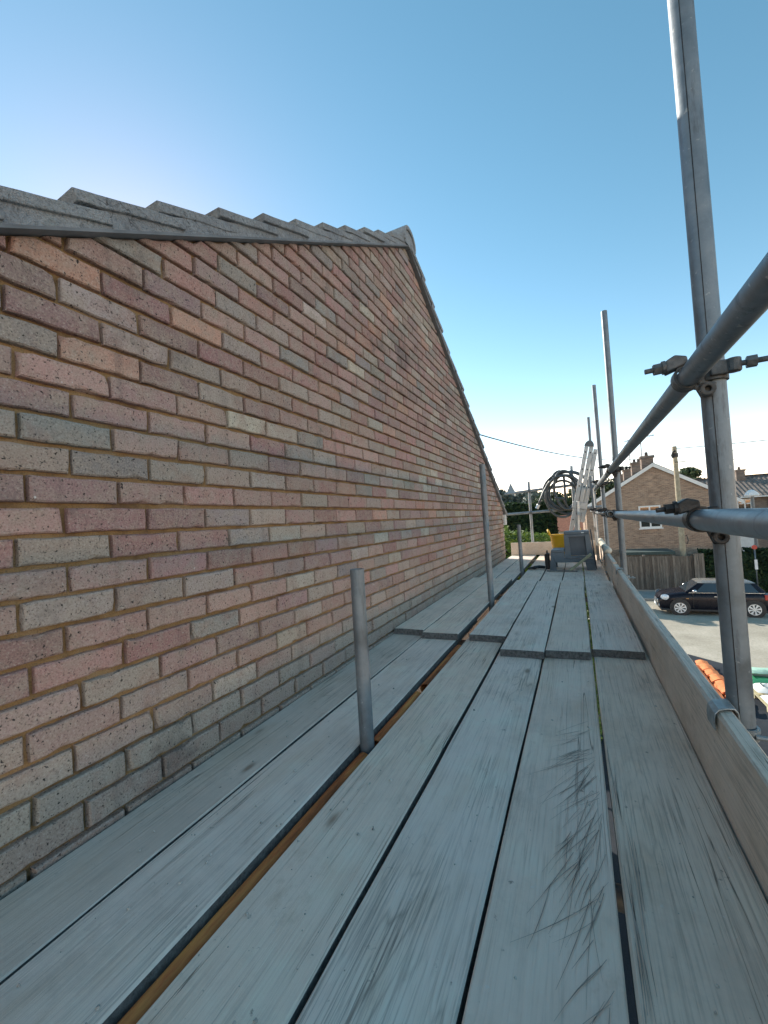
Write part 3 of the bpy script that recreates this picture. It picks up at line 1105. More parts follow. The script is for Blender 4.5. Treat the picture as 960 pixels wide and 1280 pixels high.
# crumbs of mortar left on the boards
cm = MB()
rk = random.Random(15)
for i in range(170):
    x_, y_ = rk.uniform(-1.12, .25), abs(rk.gauss(0, .9)) + .35
    if y_ > 2.15: continue
    if any(abs(x_ - g_) < .03 for g_ in (-.943, -.69, -.44, -.207, .025)): continue
    r_ = rk.choice((.0012, .0016, .002, .003, .0045)) * rk.uniform(.8, 1.3)
    vs = []
    for k in range(6):
        a = 2 * math.pi * k / 6
        q = r_ * rk.uniform(.7, 1.2)
        vs.append((x_ + q * math.cos(a), y_ + q * math.sin(a), .0012))
    for k in range(6):
        a = 2 * math.pi * k / 6 + .3
        q = r_ * rk.uniform(.35, .7)
        vs.append((x_ + q * math.cos(a), y_ + q * math.sin(a), .0012 + r_ * rk.uniform(.6, 1.0)))
    cm.add(vs, [(k, (k + 1) % 6, 6 + (k + 1) % 6, 6 + k) for k in range(6)] + [(6, 7, 8, 9, 10, 11)])
tag(cm.build('mortar_crumbs', simple('mortar_crumb', (.5, .47, .42), .95, 0, .4, 40), org=(-.4, 1, 0)), 'scattered crumbs of mortar on the boards', 'crumbs', kind='stuff')

# toe boards
def toe(x0, x1, y0, y1, z0, h, label, seed):
    rg = random.Random(seed)
    N = int((y1 - y0) / .15)
    vs = []
    c = .005
    for i in range(N + 1):
        y = y0 + (y1 - y0) * i / N
        dx = .0015 * math.sin(y * .9 + seed)
        dz = .003 * math.sin(y * 1.3 + seed) + rg.uniform(-.0012, .0012)
        for (x, z_) in [(x0, z0), (x1, z0), (x1, z0 + h - c), (x1 - c, z0 + h), (x0 + c * rg.uniform(.7, 1.6), z0 + h), (x0, z0 + h - c * rg.uniform(.7, 1.6))]:
            vs.append((x + dx, y, z_ + (dz if z_ > z0 else 0)))
    K = 6
    fs = []
    for i in range(N):
        for k in range(K):
            fs.append((i * K + k, i * K + (k + 1) % K, (i + 1) * K + (k + 1) % K, (i + 1) * K + k))
    fs.append(tuple(range(K - 1, -1, -1))); fs.append(tuple(N * K + k for k in range(K)))
    m = MB(); m.add(vs, fs)
    ob = m.build('toe_board', WOOD_TOE, org=((x0 + x1) / 2, (y0 + y1) / 2, z0))
    return tag(ob, label, 'toe board', 'toe boards edging the deck')

toe(.2725, .3105, -.6, 4.36, -.045, .275, 'long toe board on edge along the near right side of the deck', 1)
toe(.272, .309, 4.40, 7.84, .012, .226, 'farther toe board on edge beyond the second clip', 2)
em = MB()
em.box(-1.15, .265, 7.875, 7.912, .002, .232)
tag(em.build('toe_board', WOOD_TOE, org=(-.4, 7.89, 0), bevel=.004), 'toe board closing the far end of the deck behind the yellow tub', 'toe board', 'toe boards edging the deck')

# ================================================================== TUBES
def tube_thing(name, p0, p1, label, cat, mat=GALV, group=None, r=.0242):
    m = MB(); m.tube(p0, p1, r)
    # orient local z along the tube for the streak texture: keep world axes (standards are vertical)
    return tag(m.build(name, mat, org=p0, smooth=True, auto=40), label, cat, group)

OUTER = [((.347, 1.335), (.347, 1.352), 3.4), ((.335, 4.03), (.340, 4.16), 2.52), ((.372, 6.16), (.318, 6.16), 2.42), ((.31, 8.25), (.300, 8.25), 2.43)]
olab = ['thick outer upright scaffold tube nearest the camera, right edge', 'second outer upright scaffold tube, with sunlit left edge at its top',
        'third outer upright scaffold tube beside the ladder', 'farthest outer upright scaffold tube rising behind the ladder top']
for (b, t, h), lb in zip(OUTER, olab):
    up_ = tube_thing('scaffold_standard', (b[0], b[1], G + .02), (t[0], t[1], h), lb, 'scaffold tube', GALV, 'outer scaffold uprights', .0282 if 'nearest' in lb else .0250)
    if 'nearest' in lb:                     # thin dark strip painting in the shading edge down the tube
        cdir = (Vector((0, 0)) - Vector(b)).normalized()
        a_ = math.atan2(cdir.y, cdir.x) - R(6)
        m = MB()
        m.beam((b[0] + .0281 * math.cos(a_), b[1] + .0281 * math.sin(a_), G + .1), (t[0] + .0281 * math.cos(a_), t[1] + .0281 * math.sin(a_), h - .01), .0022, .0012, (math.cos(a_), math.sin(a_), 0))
        m.build('shade_edge_strip', DARKSTEEL, up_)
INNER = [((-.692, 1.222), (-.692, 1.222), .59, 'short inner upright tube stub nearest the camera, between boards'),
         ((-.700, 3.52), (-.690, 3.44), 1.185, 'tall inner upright tube against the brick wall'),
         ((-.722, 5.72), (-.700, 5.60), .615, 'short far inner upright tube stub near the black glove')]
for b, t, h, lb in INNER:
    tube_thing('scaffold_standard', (b[0], b[1], G + .02), (t[0], t[1], h), lb, 'scaffold tube', GALV, 'inner scaffold uprights')

tube_thing('guard_rail', (.293, -.7, 1.075), (.293, 8.2, 1.095), 'upper guard rail tube sloping past the nearest upright', 'guard rail', GALV, 'guard rails on the outer side', .0270)
tube_thing('guard_rail', (.293, -.7, .700), (.293, 3.985, .697), 'lower guard rail tube reaching from camera to second upright', 'guard rail', GALV_L, 'guard rails on the outer side', .0275)
tube_thing('guard_rail', (.243, 3.75, .705), (.243, 8.3, .735), 'far lower guard rail tube lapped behind the ladder', 'guard rail', GALV_L, 'guard rails on the outer side')
tube_thing('end_rail', (-1.21, 7.96, 1.155), (.40, 7.96, 1.235), 'upper cross rail closing the far end, hose looped on it', 'guard rail', GALV_L, 'cross rails at the far end')
tube_thing('end_rail', (-1.21, 7.96, .765), (.40, 7.96, .80), 'lower cross rail closing the far end', 'guard rail', GALV_L, 'cross rails at the far end')
tube_thing('end_post', (-.765, 8.02, G), (-.775, 8.02, 1.35), 'pale upright at the far end left of the hose coil', 'scaffold tube', GALV_L, 'far end uprights')
tube_thing('end_post', (-.03, 8.02, G), (-.035, 8.02, 1.56), 'short upright rising through the hose coil', 'scaffold tube', GALV_L, 'far end uprights')
# ledgers under the deck
tube_thing('ledger_tube', (-.689, -1.3, -.036), (-.689, 1.192, -.036), 'rusty ledger tube showing in the gap before the short pole', 'scaffold tube', RUST, 'rusty ledgers')
tube_thing('ledger_tube', (-.689, 1.275, -.036), (-.689, 1.70, -.036), 'rusty ledger tube showing in the gap just beyond the short pole', 'scaffold tube', RUST, 'rusty ledgers')
tube_thing('ledger_tube', (-.689, 1.79, -.036), (-.689, 2.40, -.036), 'rusty ledger tube showing in the gap under the raised boards', 'scaffold tube', RUST, 'rusty ledgers')
for y, w_ in ((-.5, 'behind the camera'), (1.02, 'near the short inner pole'), (2.72, 'under the board overlap'), (4.35, 'under the second board overlap'), (6.2, 'under the step stool'), (7.6, 'at the far end')):
    tube_thing('transom_tube', (-1.12, y, -.1035), (.42, y, -.1035), 'cross tube below the deck boards ' + w_, 'scaffold tube', GALV_D, 'transoms below the deck')


# ---- couplers
def coupler(px, py, rx, z, label, mat, group, side=-1, k=1.0, flip=1):
    """double coupler holding a rail (along y, at rx) to an upright at (px,py)"""
    t = thing('coupler', label, 'coupler', (px, py, z), group)
    m = MB()
    m.band((px, py, z), (0, 0, 1), .0285, .0350, .046, 0, 360, 22)
    m.build('upright_band', mat, t, smooth=True, auto=35)
    m = MB()
    m.band((rx, py + .0, z), (0, 1, 0), .0280, .0345, .046, 0, 360, 22)
    m.build('rail_band', mat, t, smooth=True, auto=35)
    m = MB()
    mx = (px + rx) / 2
    m.box(mx - .012, mx + .012, py - .027, py + .027, z - .032, z + .032)
    m.build('body_block', mat, t, bevel=.005)
    # bolt of the rail band: points to the deck side
    m = MB()
    by = py - .012
    m.cyl((rx - .020, by, z + .036 * flip), (rx - .098, by - .006, z + .030 * flip), .0068, 10)
    m.build('bolt', mat, t, smooth=True, auto=35)
    m = MB()
    m.cyl((rx - .058, by - .003, z + .033 * flip), (rx - .078, by - .004, z + .0315 * flip), .0150, 6)
    m.cyl((rx - .050, by - .003, z + .0335 * flip), (rx - .058, by - .003, z + .033 * flip), .0185, 12)
    m.build('nut', mat, t)
    m = MB()
    m.prism([(rx - .050, z + .015), (rx - .018, z + .026), (rx - .002, z + .0315), (rx - .004, z + .050), (rx - .030, z + .058), (rx - .052, z + .046)] if flip > 0 else
            [(rx - .050, z - .015), (rx - .052, z - .046), (rx - .030, z - .058), (rx - .004, z - .050), (rx - .002, z - .0315), (rx - .018, z - .026)], 'y', by - .022, by + .022)
    m.build('flap', mat, t, bevel=.004)
    # bolt of the upright band: points outwards
    m = MB()
    m.cyl((px + .010, py - .034, z + .004), (px + .104, py - .046, z + .002), .0068, 10)
    m.build('bolt', mat, t, smooth=True, auto=35)
    m = MB()
    m.cyl((px + .060, py - .0405, z + .003), (px + .080, py - .043, z + .0025), .0150, 6)
    m.build('nut', mat, t)
    m = MB()
    m.band((px + .036, py - .036, z + .003), (0, 0, 1), .010, .0165, .034, 0, 360, 14)
    m.box(px - .012, px + .050, py - .043, py - .0325, z - .016, z + .020)
    m.build('flap', mat, t, bevel=.004)
    # pin lug below
    m = MB()
    m.band((mx + .006, py - .036, z - .047 * flip), (0, 1, 0), .007, .018, .016, 0, 360, 14)
    m.prism([(mx - .02, z - .030 * flip), (mx + .03, z - .030 * flip), (mx + .02, z - .064 * flip), (mx - .006, z - .066 * flip)][::(1 if flip < 0 else -1)], 'y', py - .027, py - .018)
    m.build('pin_lug', mat, t, bevel=.003)
    return t


GC = 'scaffold couplers'
coupler(.345, 1.343, .293, 1.082, 'grey steel coupler joining the upper rail to the nearest upright', COUPLERSTEEL, GC)
coupler(.345, 1.338, .293, .700, 'dark oily coupler joining the lower rail to the nearest upright', DARKSTEEL, GC)
coupler(.338, 4.09, .293, 1.086, 'coupler joining the upper rail to the second upright', DARKSTEEL, GC)
coupler(.336, 4.07, .243, .705, 'coupler joining the lower rails at the second upright', DARKSTEEL, GC)
coupler(.345, 6.16, .293, 1.092, 'coupler joining the upper rail to the third upright', DARKSTEEL, GC)
coupler(.352, 6.16, .243, .72, 'coupler joining the far lower rail to the third upright', DARKSTEEL, GC)
tlap = thing('sleeve_coupler', 'dark clamp gripping the lapped lower rails short of the second upright', 'coupler', (.27, 3.8, .70), GC)
m = MB(); m.band((.293, 3.8, .700), (0, 1, 0), .0277, .034, .05, 0, 360, 20); m.build('rail_band', DARKSTEEL, tlap, smooth=True, auto=35)
m = MB(); m.band((.243, 3.8, .7055), (0, 1, 0), .0245, .031, .05, 0, 360, 20); m.build('rail_band', DARKSTEEL, tlap, smooth=True, auto=35)
# end-frame couplers
for (x, z_, lb) in ((-.768, 1.178, 'coupler where the left end post crosses the upper cross rail'), (-.768, .775, 'coupler where the left end post crosses the lower cross rail'),
                    (-.033, .79, 'coupler where the right end post crosses the lower cross rail')):
    t = thing('coupler', lb, 'coupler', (x, 7.99, z_), GC)
    m = MB(); m.band((x, 8.02, z_), (0, 0, 1), .0245, .031, .045, 0, 360, 16); m.build('upright_band', GALV_D, t)
    m = MB(); m.band((x, 7.96, z_), (1, 0, 0), .0245, .031, .045, 0, 360, 16); m.build('rail_band', GALV_D, t)


# ---- toe board clips
def toe_clip(py, px, label, z=.195, tilt=0.0):
    t = thing('toe_board_clip', label, 'clip', (px, py, z), 'toe board clips')
    m = MB()
    # saddle: bent plate over the top of the toe board
    prof = [(.2685, .192), (.2675, .214), (.2705, .231), (.279, .2375), (.297, .2385), (.312, .2360), (.3195, .226), (.3215, .200), (.3215, .150)]
    wid = .062
    o = len(m.v)
    th = .0035
    inner, outer = [], []
    for i, p in enumerate(prof):
        a = Vector(prof[max(0, i - 1)]); b = Vector(prof[min(len(prof) - 1, i + 1)])
        d = (b - a).normalized(); n_ = Vector((-d.y, d.x))
        outer.append(Vector(p) + n_ * th); inner.append(Vector(p))
    poly = [tuple(p) for p in outer] + [tuple(p) for p in inner[::-1]]
    m.prism(poly, 'y', py - .105, py - .105 + wid)
    m.v = [(x_, y_ + (x_ - .268) * .55, z_) for x_, y_, z_ in m.v]
    m.build('saddle', CLIPSTEEL, t, bevel=.0015)
    m = MB()
    # arm from the saddle to the upright
    m.prism([(.3235, py - .085), (.3285, py - .085), (px + .006, py - .0325), (px - .016, py - .0305), (.3235, py - .03)], 'z', z - .018, z + .014)
    m.build('arm', CLIPSTEEL, t, bevel=.002)
    m = MB()
    m.band((px, py, z - .004), (0, 0, 1), .0286, .0330, .030, 0, 360, 22)
    m.band((px, py, z + .004), (0, 0, 1), .0330, .0355, .009, 0, 360, 22)
    m.build('hoop', CLIPSTEEL, t, smooth=True, auto=35)
    m = MB()
    m.cyl((px + .018, py - .03, z - .003), (px + .072, py - .036, z - .003), .0062, 8)
    m.cyl((px + .046, py - .033, z - .003), (px + .060, py - .0345, z - .003), .0125, 6)
    m.build('bolt', CLIPSTEEL, t)
    return t


toe_clip(1.337, .345, 'bent steel clip holding the toe board to the nearest upright', .158)
toe_clip(4.035, .3355, 'bent steel clip holding the toe board to the second upright', .158)

# ================================================================== THINGS ON THE DECK
# ladder: three stacked sections seen from the side, leaning to the right
lad = thing('ladder', 'silver aluminium ladder with rung-end holes leaning on the upper guard rail', 'ladder', (-.1, 6.85, .0))
Lb, Lt = Vector((-.205, 0, .004)), Vector((.195, 0, 1.70))
ldir = (Lt - Lb).normalized()
lper = Vector((ldir.z, 0, -ldir.x))
for si, (off, l0, l1) in enumerate(((0.0, 0.0, 1.745), (.066, .18, 1.745), (.128, .62, 1.70))):
    for sy in (6.66, 7.02):
        a = Lb + ldir * l0 + lper * off; b = Lb + ldir * l1 + lper * off
        a = Vector((a.x, sy + .01 * si, a.z)); b = Vector((b.x, sy + .01 * si, b.z))
        m = MB()
        m.obox((a + b) / 2, ldir, (0, 1, 0), lper, (b - a).length / 2, .0125, .028)
        st_ = m.build('stile', ALU, lad, bevel=.004)
        if sy < 6.7:
            m = MB()
            for k in range(8):
                q = Lb + ldir * (.12 + .25 * k + .02) + lper * off
                if l0 + .05 < .14 + .25 * k < l1 - .03:
                    m.cyl((q.x, sy - .016 + .01 * si, q.z), (q.x, sy - .012 + .01 * si, q.z), .0105, 10)
            m.build('rung_end', BLACKRUB, st_)
    m = MB()
    for k in range(8):
        if l0 + .05 < .14 + .25 * k < l1 - .03:
            q = Lb + ldir * (.14 + .25 * k) + lper * off
            m = MB()
            m.cyl((q.x, 6.672, q.z), (q.x, 7.03, q.z), .014, 10)
            m.build('rung', ALU, lad, smooth=True)
m = MB()
q = Lb + ldir * 1.745 + lper * .033
arcp = []
for k in range(11):
    a = math.pi * k / 10
    e = Lb + ldir * (1.73 + .085 * math.sin(a)) + lper * (.033 + .064 * -math.cos(a))
    arcp.append((e.x, e.z))
m.prism(arcp[::-1], 'y', 6.640, 6.70)
m.build('end_cap', simple('grey_cap', (.16, .17, .175), .6), lad, bevel=.003)
m = MB()
q = Lb + ldir * .86 + lper * .05
m.obox((q.x, 6.640, q.z), ldir, (0, 1, 0), lper, .05, .006, .095)
m.build('bracket', ALU, lad, bevel=.01)
m = MB()
a = Lb + ldir * 1.30 + lper * .13
m.beam((a.x, 6.64, a.z), (.235, 6.62, .02), .022, .045)
m.build('stay', ALU, lad, bevel=.003)
m = MB()
a = Lb + ldir * .92 + lper * .02
m.beam((a.x, 6.63, a.z), (-.02, 6.61, .02), .02, .036)
m.build('stay', ALU, lad, bevel=.003)

# coiled hose on the end rail
hm = MB()
rh = random.Random(3)
path = []
turns = 7
for i in range(turns * 36 + 1):
    a = 2 * math.pi * i / 36
    k = i / (turns * 36)
    rx_ = .265 - .06 * math.sin(k * 19 + .4) - .04 * math.sin(k * 7)
    rz_ = .315 - .06 * math.cos(k * 17) + .03 * math.sin(k * 8)
    cx_ = -.165 + .06 * math.sin(k * 23)
    cz_ = 1.085 + .03 * math.cos(k * 13)
    path.append((cx_ + rx_ * math.sin(a), 7.70 + .16 * k + .02 * math.sin(a * 2 + k * 5), cz_ + rz_ * math.cos(a)))
tail = [(-.30, 7.67, 1.36), (-.42, 7.65, 1.25), (-.50, 7.64, 1.12), (-.57, 7.64, .97), (-.60, 7.64, .90)]
hose = thing('coiled_hose', 'thick black hose coiled and hung over the far end rails', 'hose', (-.16, 7.8, .75))
hm.sweep(tail[::-1] + path, .020, 10)
hm.build('hose_coil', HOSE, hose, smooth=True)
m = MB(); m.cyl((-.595, 7.64, .905), (-.632, 7.638, .835), .030, 12); m.build('end_fitting', simple('pale_fitting', (.6, .62, .62), .4, .3), hose, smooth=True, auto=35)
m = MB(); m.cyl((-.165, 7.84, .80), (-.165, 7.79, 1.39), .02, 8); m.sweep([(-.33, 7.68, 1.0), (-.20, 7.72, .98), (-.13, 7.74, .80)], .02, 8); m.build('hose_loop', HOSE, hose, smooth=True)

# yellow tub
tub = thing('rubble_tub', 'bright yellow flexible tub with moulded handles behind the step stool', 'tub', (-.20, 6.95, .0))
N = 28
def lathe(prof, cx_, cy_, n=N, sq=0.0):
    vs, fs = [], []
    for (r_, z_) in prof:
        for k in range(n):
            a = 2 * math.pi * k / n
            vs.append((cx_ + r_ * math.cos(a), cy_ + r_ * math.sin(a), z_))
    for i in range(len(prof) - 1):
        for k in range(n):
            fs.append((i * n + k, i * n + (k + 1) % n, (i + 1) * n + (k + 1) % n, (i + 1) * n + k))
    return vs, fs
m = MB()
vs, fs = lathe([(.001, .012), (.155, .002), (.165, .02), (.205, .385), (.217, .392), (.217, .402), (.200, .402), (.160, .03), (.001, .022)], -.205, 6.95)
m.add(vs, fs)
m.build('bowl', YELLOW, tub, smooth=True, auto=40)
for sx in (-1, 1):
    m = MB()
    pts = []
    for k in range(9):
        a = math.pi * k / 8
        pts.append((-.205 + sx * (.205 + .025 * math.sin(a)), 6.95 + .075 * math.cos(a), .395 + .085 * math.sin(a)))
    m.sweep(pts, .014, 8)
    m.build('handle', YELLOW, tub, smooth=True)

# grey step stool
sto = thing('step_stool', 'grey plastic two-step stool with square recessed panel near the deck end', 'stool', (-.08, 5.9, 0))
F0, F1 = 5.70, 6.10
m = MB(); m.prism([(-.175, .455), (.118, .455), (.122, .49), (-.170, .49)], 'y', F0, F1); m.build('upper_step', GREYPL, sto, bevel=.008)
m = MB(); m.prism([(-.345, .225), (-.178, .225), (-.178, .262), (-.335, .262)], 'y', F0 + .01, F1 - .01); m.build('lower_step', GREYPL, sto, bevel=.008)
m = MB()
m.prism([(-.172, .453), (-.122, .453), (-.098, .150), (-.176, .150)], 'y', F0 + .006, F0 + .03)
m.prism([(.070, .453), (.116, .453), (.155, .150), (.078, .150)], 'y', F0 + .006, F0 + .03)
m.prism([(-.1215, .453), (.0695, .453), (.071, .425), (-.1195, .425)], 'y', F0 + .006, F0 + .03)
m.prism([(-.0985, .150), (.0775, .150), (.0765, .185), (-.1005, .185)], 'y', F0 + .006, F0 + .03)
m.build('front_panel', GREYPL, sto, bevel=.003)
m = MB(); m.prism([(-.119, .424), (.071, .424), (.076, .186), (-.100, .186)], 'y', F0 + .034, F0 + .042); m.build('recess_panel', GREYPL_D, sto)
m = MB(); m.prism([(-.18, .148), (.156, .148), (.158, .10), (-.29, .10), (-.345, .224), (-.18, .224)], 'y', F0 + .008, F0 + .028); m.build('lower_panel', GREYPL, sto, bevel=.004)
for xs in ([(-.345, .222), (-.290, .098), (-.285, .0), (-.365, .0)], [(.055, .098), (.158, .098), (.175, .0), (.07, .0)]):
    for yy in ((F0 + .005, F0 + .05), (F1 - .05, F1 - .005)):
        m = MB(); m.prism(xs, 'y', *yy); m.build('leg', GREYPL, sto, bevel=.004)
m = MB(); m.prism([(.118, .452), (.124, .452), (.176, .0), (.165, .0)], 'y', F0 + .052, F1 - .052); m.build('side_panel', GREYPL_D, sto)
m = MB(); m.prism([(-.17, .45), (.115, .45), (.15, .16), (-.175, .16)], 'y', F1 - .03, F1 - .01); m.build('back_panel', GREYPL, sto)
m = MB(); m.prism([(.030, .468), (.062, .468), (.062, .480), (.030, .480)], 'y', F0 - .003, F0 + .002); m.build('sticker', WHITE, sto)
# black box beside it, glove, battens, canvas roll
bb = thing('plastic_case', 'small black case standing against the left of the step stool', 'case', (-.40, 5.9, 0))
m = MB(); m.prism([(-.425, .0), (-.372, .0), (-.372, .20), (-.410, .21), (-.432, .19)], 'y', 5.83, 6.0); m.build('shell', BLACKRUB, bb, bevel=.01)
m = MB(); m.sweep([(-.40, 5.87, .205), (-.40, 5.88, .235), (-.40, 5.94, .235), (-.40, 5.95, .205)], .008, 8); m.build('handle', BLACKRUB, bb, smooth=True)
gl = MB()
gl.sweep([(-.44, 5.86, .025), (-.50, 5.83, .034), (-.555, 5.80, .030), (-.585, 5.785, .024)], [.030, .036, .032, .024], 10, flat=.62)
for k, (dx, dy, L) in enumerate(((-.06, -.02, 1), (-.068, .0, 1.1), (-.064, .022, 1.05), (-.05, .04, .9))):
    x0_, y0_ = -.575, 5.775 + .018 * k
    gl.sweep([(x0_, y0_, .024), (x0_ + dx * .6 * L, y0_ + dy * .5, .024), (x0_ + dx * L, y0_ + dy, .014)], [.012, .0105, .007], 8)
gl.sweep([(-.52, 5.80, .03), (-.54, 5.755, .026), (-.565, 5.735, .016)], [.014, .012, .008], 8)
tag(gl.build('work_glove', BLACKRUB, org=(-.5, 5.82, 0), smooth=True), 'black work glove lying flat on the boards left of the stool', 'glove')
m = MB(); m.beam((-.13, 5.555, .012), (.125, 5.672, .205), .018, .030)
tag(m.build('timber_batten', PALEWOOD, org=(0, 5.6, 0), bevel=.003), 'thin pale batten propped slantwise across the front of the step stool', 'batten')
m = MB(); m.beam((-.40, 5.60, .010), (-.04, 5.545, .010), .02, .016)
tag(m.build('timber_batten', simple('grey_batten', (.2, .2, .19), .8), org=(-.2, 5.57, 0), bevel=.003), 'short dark batten lying on the boards before the step stool', 'batten')
m = MB(); m.beam((.175, 5.80, .006), (.150, 6.12, .47), .10, .012, (1, 0, .2))
tag(m.build('sheet_offcut', simple('dark_board', (.05, .055, .06), .7), org=(.17, 5.9, 0)), 'thin dark panel leaning on the right side of the step stool', 'panel')
m = MB()
rc = random.Random(9)
pts, rad = [], []
for i in range(46):
    y = 5.35 + 1.75 * i / 45
    pts.append((.292 + rc.uniform(-.008, .008), y, .262 + .012 * math.sin(i * 1.3) + rc.uniform(-.006, .006)))
    rad.append(.030 + .010 * math.sin(i * 2.1) + rc.uniform(-.006, .008))
m.sweep(pts, rad, 10)
tag(m.build('canvas_roll', CANVAS, org=(.29, 6.2, .24), smooth=True), 'lumpy pale canvas roll laid along the top of the far toe board', 'canvas roll')
# loose plate bracket outside the toe board
m = MB(); m.obox((.365, 3.62, .03), (1, 0, .5), (0, 1, 0), (-.5, 0, 1), .045, .05, .003)
tag(m.build('steel_plate', CLIPSTEEL, org=(.36, 3.6, .03)), 'small bent steel plate sticking out beyond the toe board', 'plate')

# ================================================================== ACROSS THE ROAD
# gable house / terrace row
HX0, HX1, HY, HYB = .55, 8.35, 30.0, 52.0
hap = (4.42, 3.36)
heav = .98
gh = thing('terrace_house', 'brown brick gable end house with white bargeboards across the road', 'house', (4.4, 30, G))
m = MB()
m.prism([(HX0, G), (HX1, G), (HX1, heav), (hap[0], hap[1] - .12), (HX0, heav)], 'y', HY, HYB)
m.build('wall', FARBRICK, gh)
m = MB()
sl = (hap[1] - heav) / (hap[0] - HX0 + .0)
ov = .28
xl, xr = HX0 - ov, HX1 + ov
zl = hap[1] - (hap[0] - xl) * sl; zr = hap[1] - (xr - hap[0]) * sl
m.prism([(xl, zl), (hap[0], hap[1]), (xr, zr), (xr, zr + .13), (hap[0], hap[1] + .14), (xl, zl + .13)], 'y', HY - .10, HYB + .2)
roof2 = m.build('roof', ROOFBROWN, gh)
m = MB()
m.prism([(xl - .02, zl - .16), (hap[0], hap[1] - .13), (hap[0], hap[1] + .10), (xl - .02, zl + .07)][::-1], 'y', HY - .14, HY - .104)
m.build('bargeboard', WHITE, gh)
m = MB()
m.prism([(hap[0] + .002, hap[1] - .13), (xr + .02, zr - .16), (xr + .02, zr + .07), (hap[0] + .002, hap[1] + .10)][::-1], 'y', HY - .14, HY - .104)
m.build('bargeboard', WHITE, gh)


def window(parent, x0, x1, z0, z1, yf, nx=2, nz=1, fr=.07, mat=WHITE, transom=None):
    w = MB()
    w.box(x0, x0 + fr, yf - .06, yf + .02, z0, z1)
    w.box(x1 - fr, x1, yf - .06, yf + .02, z0, z1)
    w.box(x0 + fr, x1 - fr, yf - .06, yf + .02, z0, z0 + fr)
    w.box(x0 + fr, x1 - fr, yf - .06, yf + .02, z1 - fr, z1)
    for i in range(1, nx):
        x = x0 + (x1 - x0) * i / nx
        w.box(x - fr * .45, x + fr * .45, yf - .058, yf + .018, z0 + fr, z1 - fr)
    if transom:
        zt = z0 + (z1 - z0) * transom
        for i in range(nx):
            a = x0 + (x1 - x0) * i / nx + fr * .9; b = x0 + (x1 - x0) * (i + 1) / nx - fr * .9
            w.box(a, b, yf - .054, yf + .014, zt - fr * .4, zt + fr * .4)
    fo = w.build('window', mat, parent)
    g = MB()
    for i in range(nx):
        a = x0 + (x1 - x0) * i / nx + .02; b = x0 + (x1 - x0) * (i + 1) / nx - .02
        g = MB(); g.box(a, b, yf - .022, yf - .012, z0 + .02, z1 - .02)
        g.build('pane', GLASS, fo)
    s_ = MB(); s_.box(x0 - .06, x1 + .06, yf - .12, yf - .002, z0 - .07, z0 - .003)
    s_.build('sill', mat, fo)
    return fo


window(gh, 3.50, 4.66, -.55, .83, HY - .005, 2, 1, .085, transom=.68)


def chimney(parent, x, y, zb, zt, w=.62, d=.62, pots=2):
    m = MB()
    m.box(x - w / 2, x + w / 2, y - d / 2, y + d / 2, zb, zt - .16)
    c = m.build('chimney', FARBRICK2, parent)
    m = MB(); m.box(x - w / 2 - .06, x + w / 2 + .06, y - d / 2 - .06, y + d / 2 + .06, zt - .158, zt)
    m.build('chimney_cap', FARBRICK2, c)
    for k in range(pots):
        px_ = x + (k - (pots - 1) / 2) * .28
        m = MB(); m.sweep([(px_, y, zt - .01), (px_, y, zt + .26)], [.11, .085], 10)
        m.build('chimney_pot', ROOFBROWN, c, smooth=True, auto=40)
    return c


def aerial(x, y, z0, z1, label, ang=0.3, n=6, L=1.0):
    m = MB()
    m.cyl((x, y, z0), (x, y, z1), .032, 8)
    d = Vector((math.cos(ang), math.sin(ang), .12)).normalized()
    s = Vector((-d.y, d.x, 0)).normalized()
    c = Vector((x, y, z1 - .05))
    m.cyl(c - d * L * .45, c + d * L * .55, .026, 6)
    for k in range(n):
        q = c - d * L * .4 + d * L * .9 * k / (n - 1)
        h = .20 - .02 * k
        m.cyl(q - s * h + Vector((0, 0, -.06)), q + s * h + Vector((0, 0, .06)), .018, 6)
    return tag(m.build('tv_aerial', simple('aerial_metal', (.25, .26, .27), .5, .5), org=(x, y, z0)), label, 'aerial', 'roof aerials')


chimney(gh, 4.30, 31.2, 3.1, 4.05, .66, .62, 1)
chimney(gh, 4.36, 36.5, 3.1, 4.22, .75, .7, 2)
chimney(gh, 4.40, 42.5, 3.1, 4.25, .8, .8, 2)
chimney(gh, 4.40, 48.0, 3.1, 4.25, .8, .8, 2)
aerial(4.05, 31.2, 4.03, 5.35, 'tv aerial with long boom on the nearest gable house chimney', .25, 7, 1.5)
aerial(3.95, 36.5, 4.2, 6.0, 'tall thin tv aerial on the second chimney of the row', .6, 5, .8)

# low shed roof behind the fence
sh = thing('garden_shed', 'low flat-roofed dark shed peeping over the grey fence', 'shed', (3.4, 28, G))
m = MB(); m.box(2.3, 4.6, 27.3, 29.2, G, -1.95); m.build('wall', FENCEWOOD, sh)
m = MB(); m.box(2.2, 4.75, 27.2, 29.3, -1.945, -1.78); m.build('roof', simple('felt_green', (.05, .075, .07), .9), sh)

# fence
fen = thing('board_fence', 'weathered grey close-board fence behind the parked car', 'fence', (3.2, 26.7, G))
x = -1.5
i = 0
rf = random.Random(4)
proto = None
while x < 5.35:
    m = MB()
    h = rf.uniform(-.02, .02)
    if proto is None:
        m.prism([(0, 26.69), (.112, 26.712), (.112, 26.726), (0, 26.708)], 'z', G + .18, -1.98)
        proto = m.build('plank', FENCEWOOD, fen)
        ob = proto
    else:
        ob = proto.copy(); COL.objects.link(ob)
    ob.location = (x, rf.uniform(-.004, .004), h)
    x += .118
    i += 1
for xx in (-1.4, 1.0, 3.2, 5.38):
    m = MB(); m.box(xx - .06, xx + .06, 26.735, 26.85, G, -1.9); m.build('post', FENCEWOOD, fen)
m = MB(); m.box(-1.5, 5.4, 26.665, 26.692, G + .01, G + .175); m.build('gravel_board', PAVING, fen)
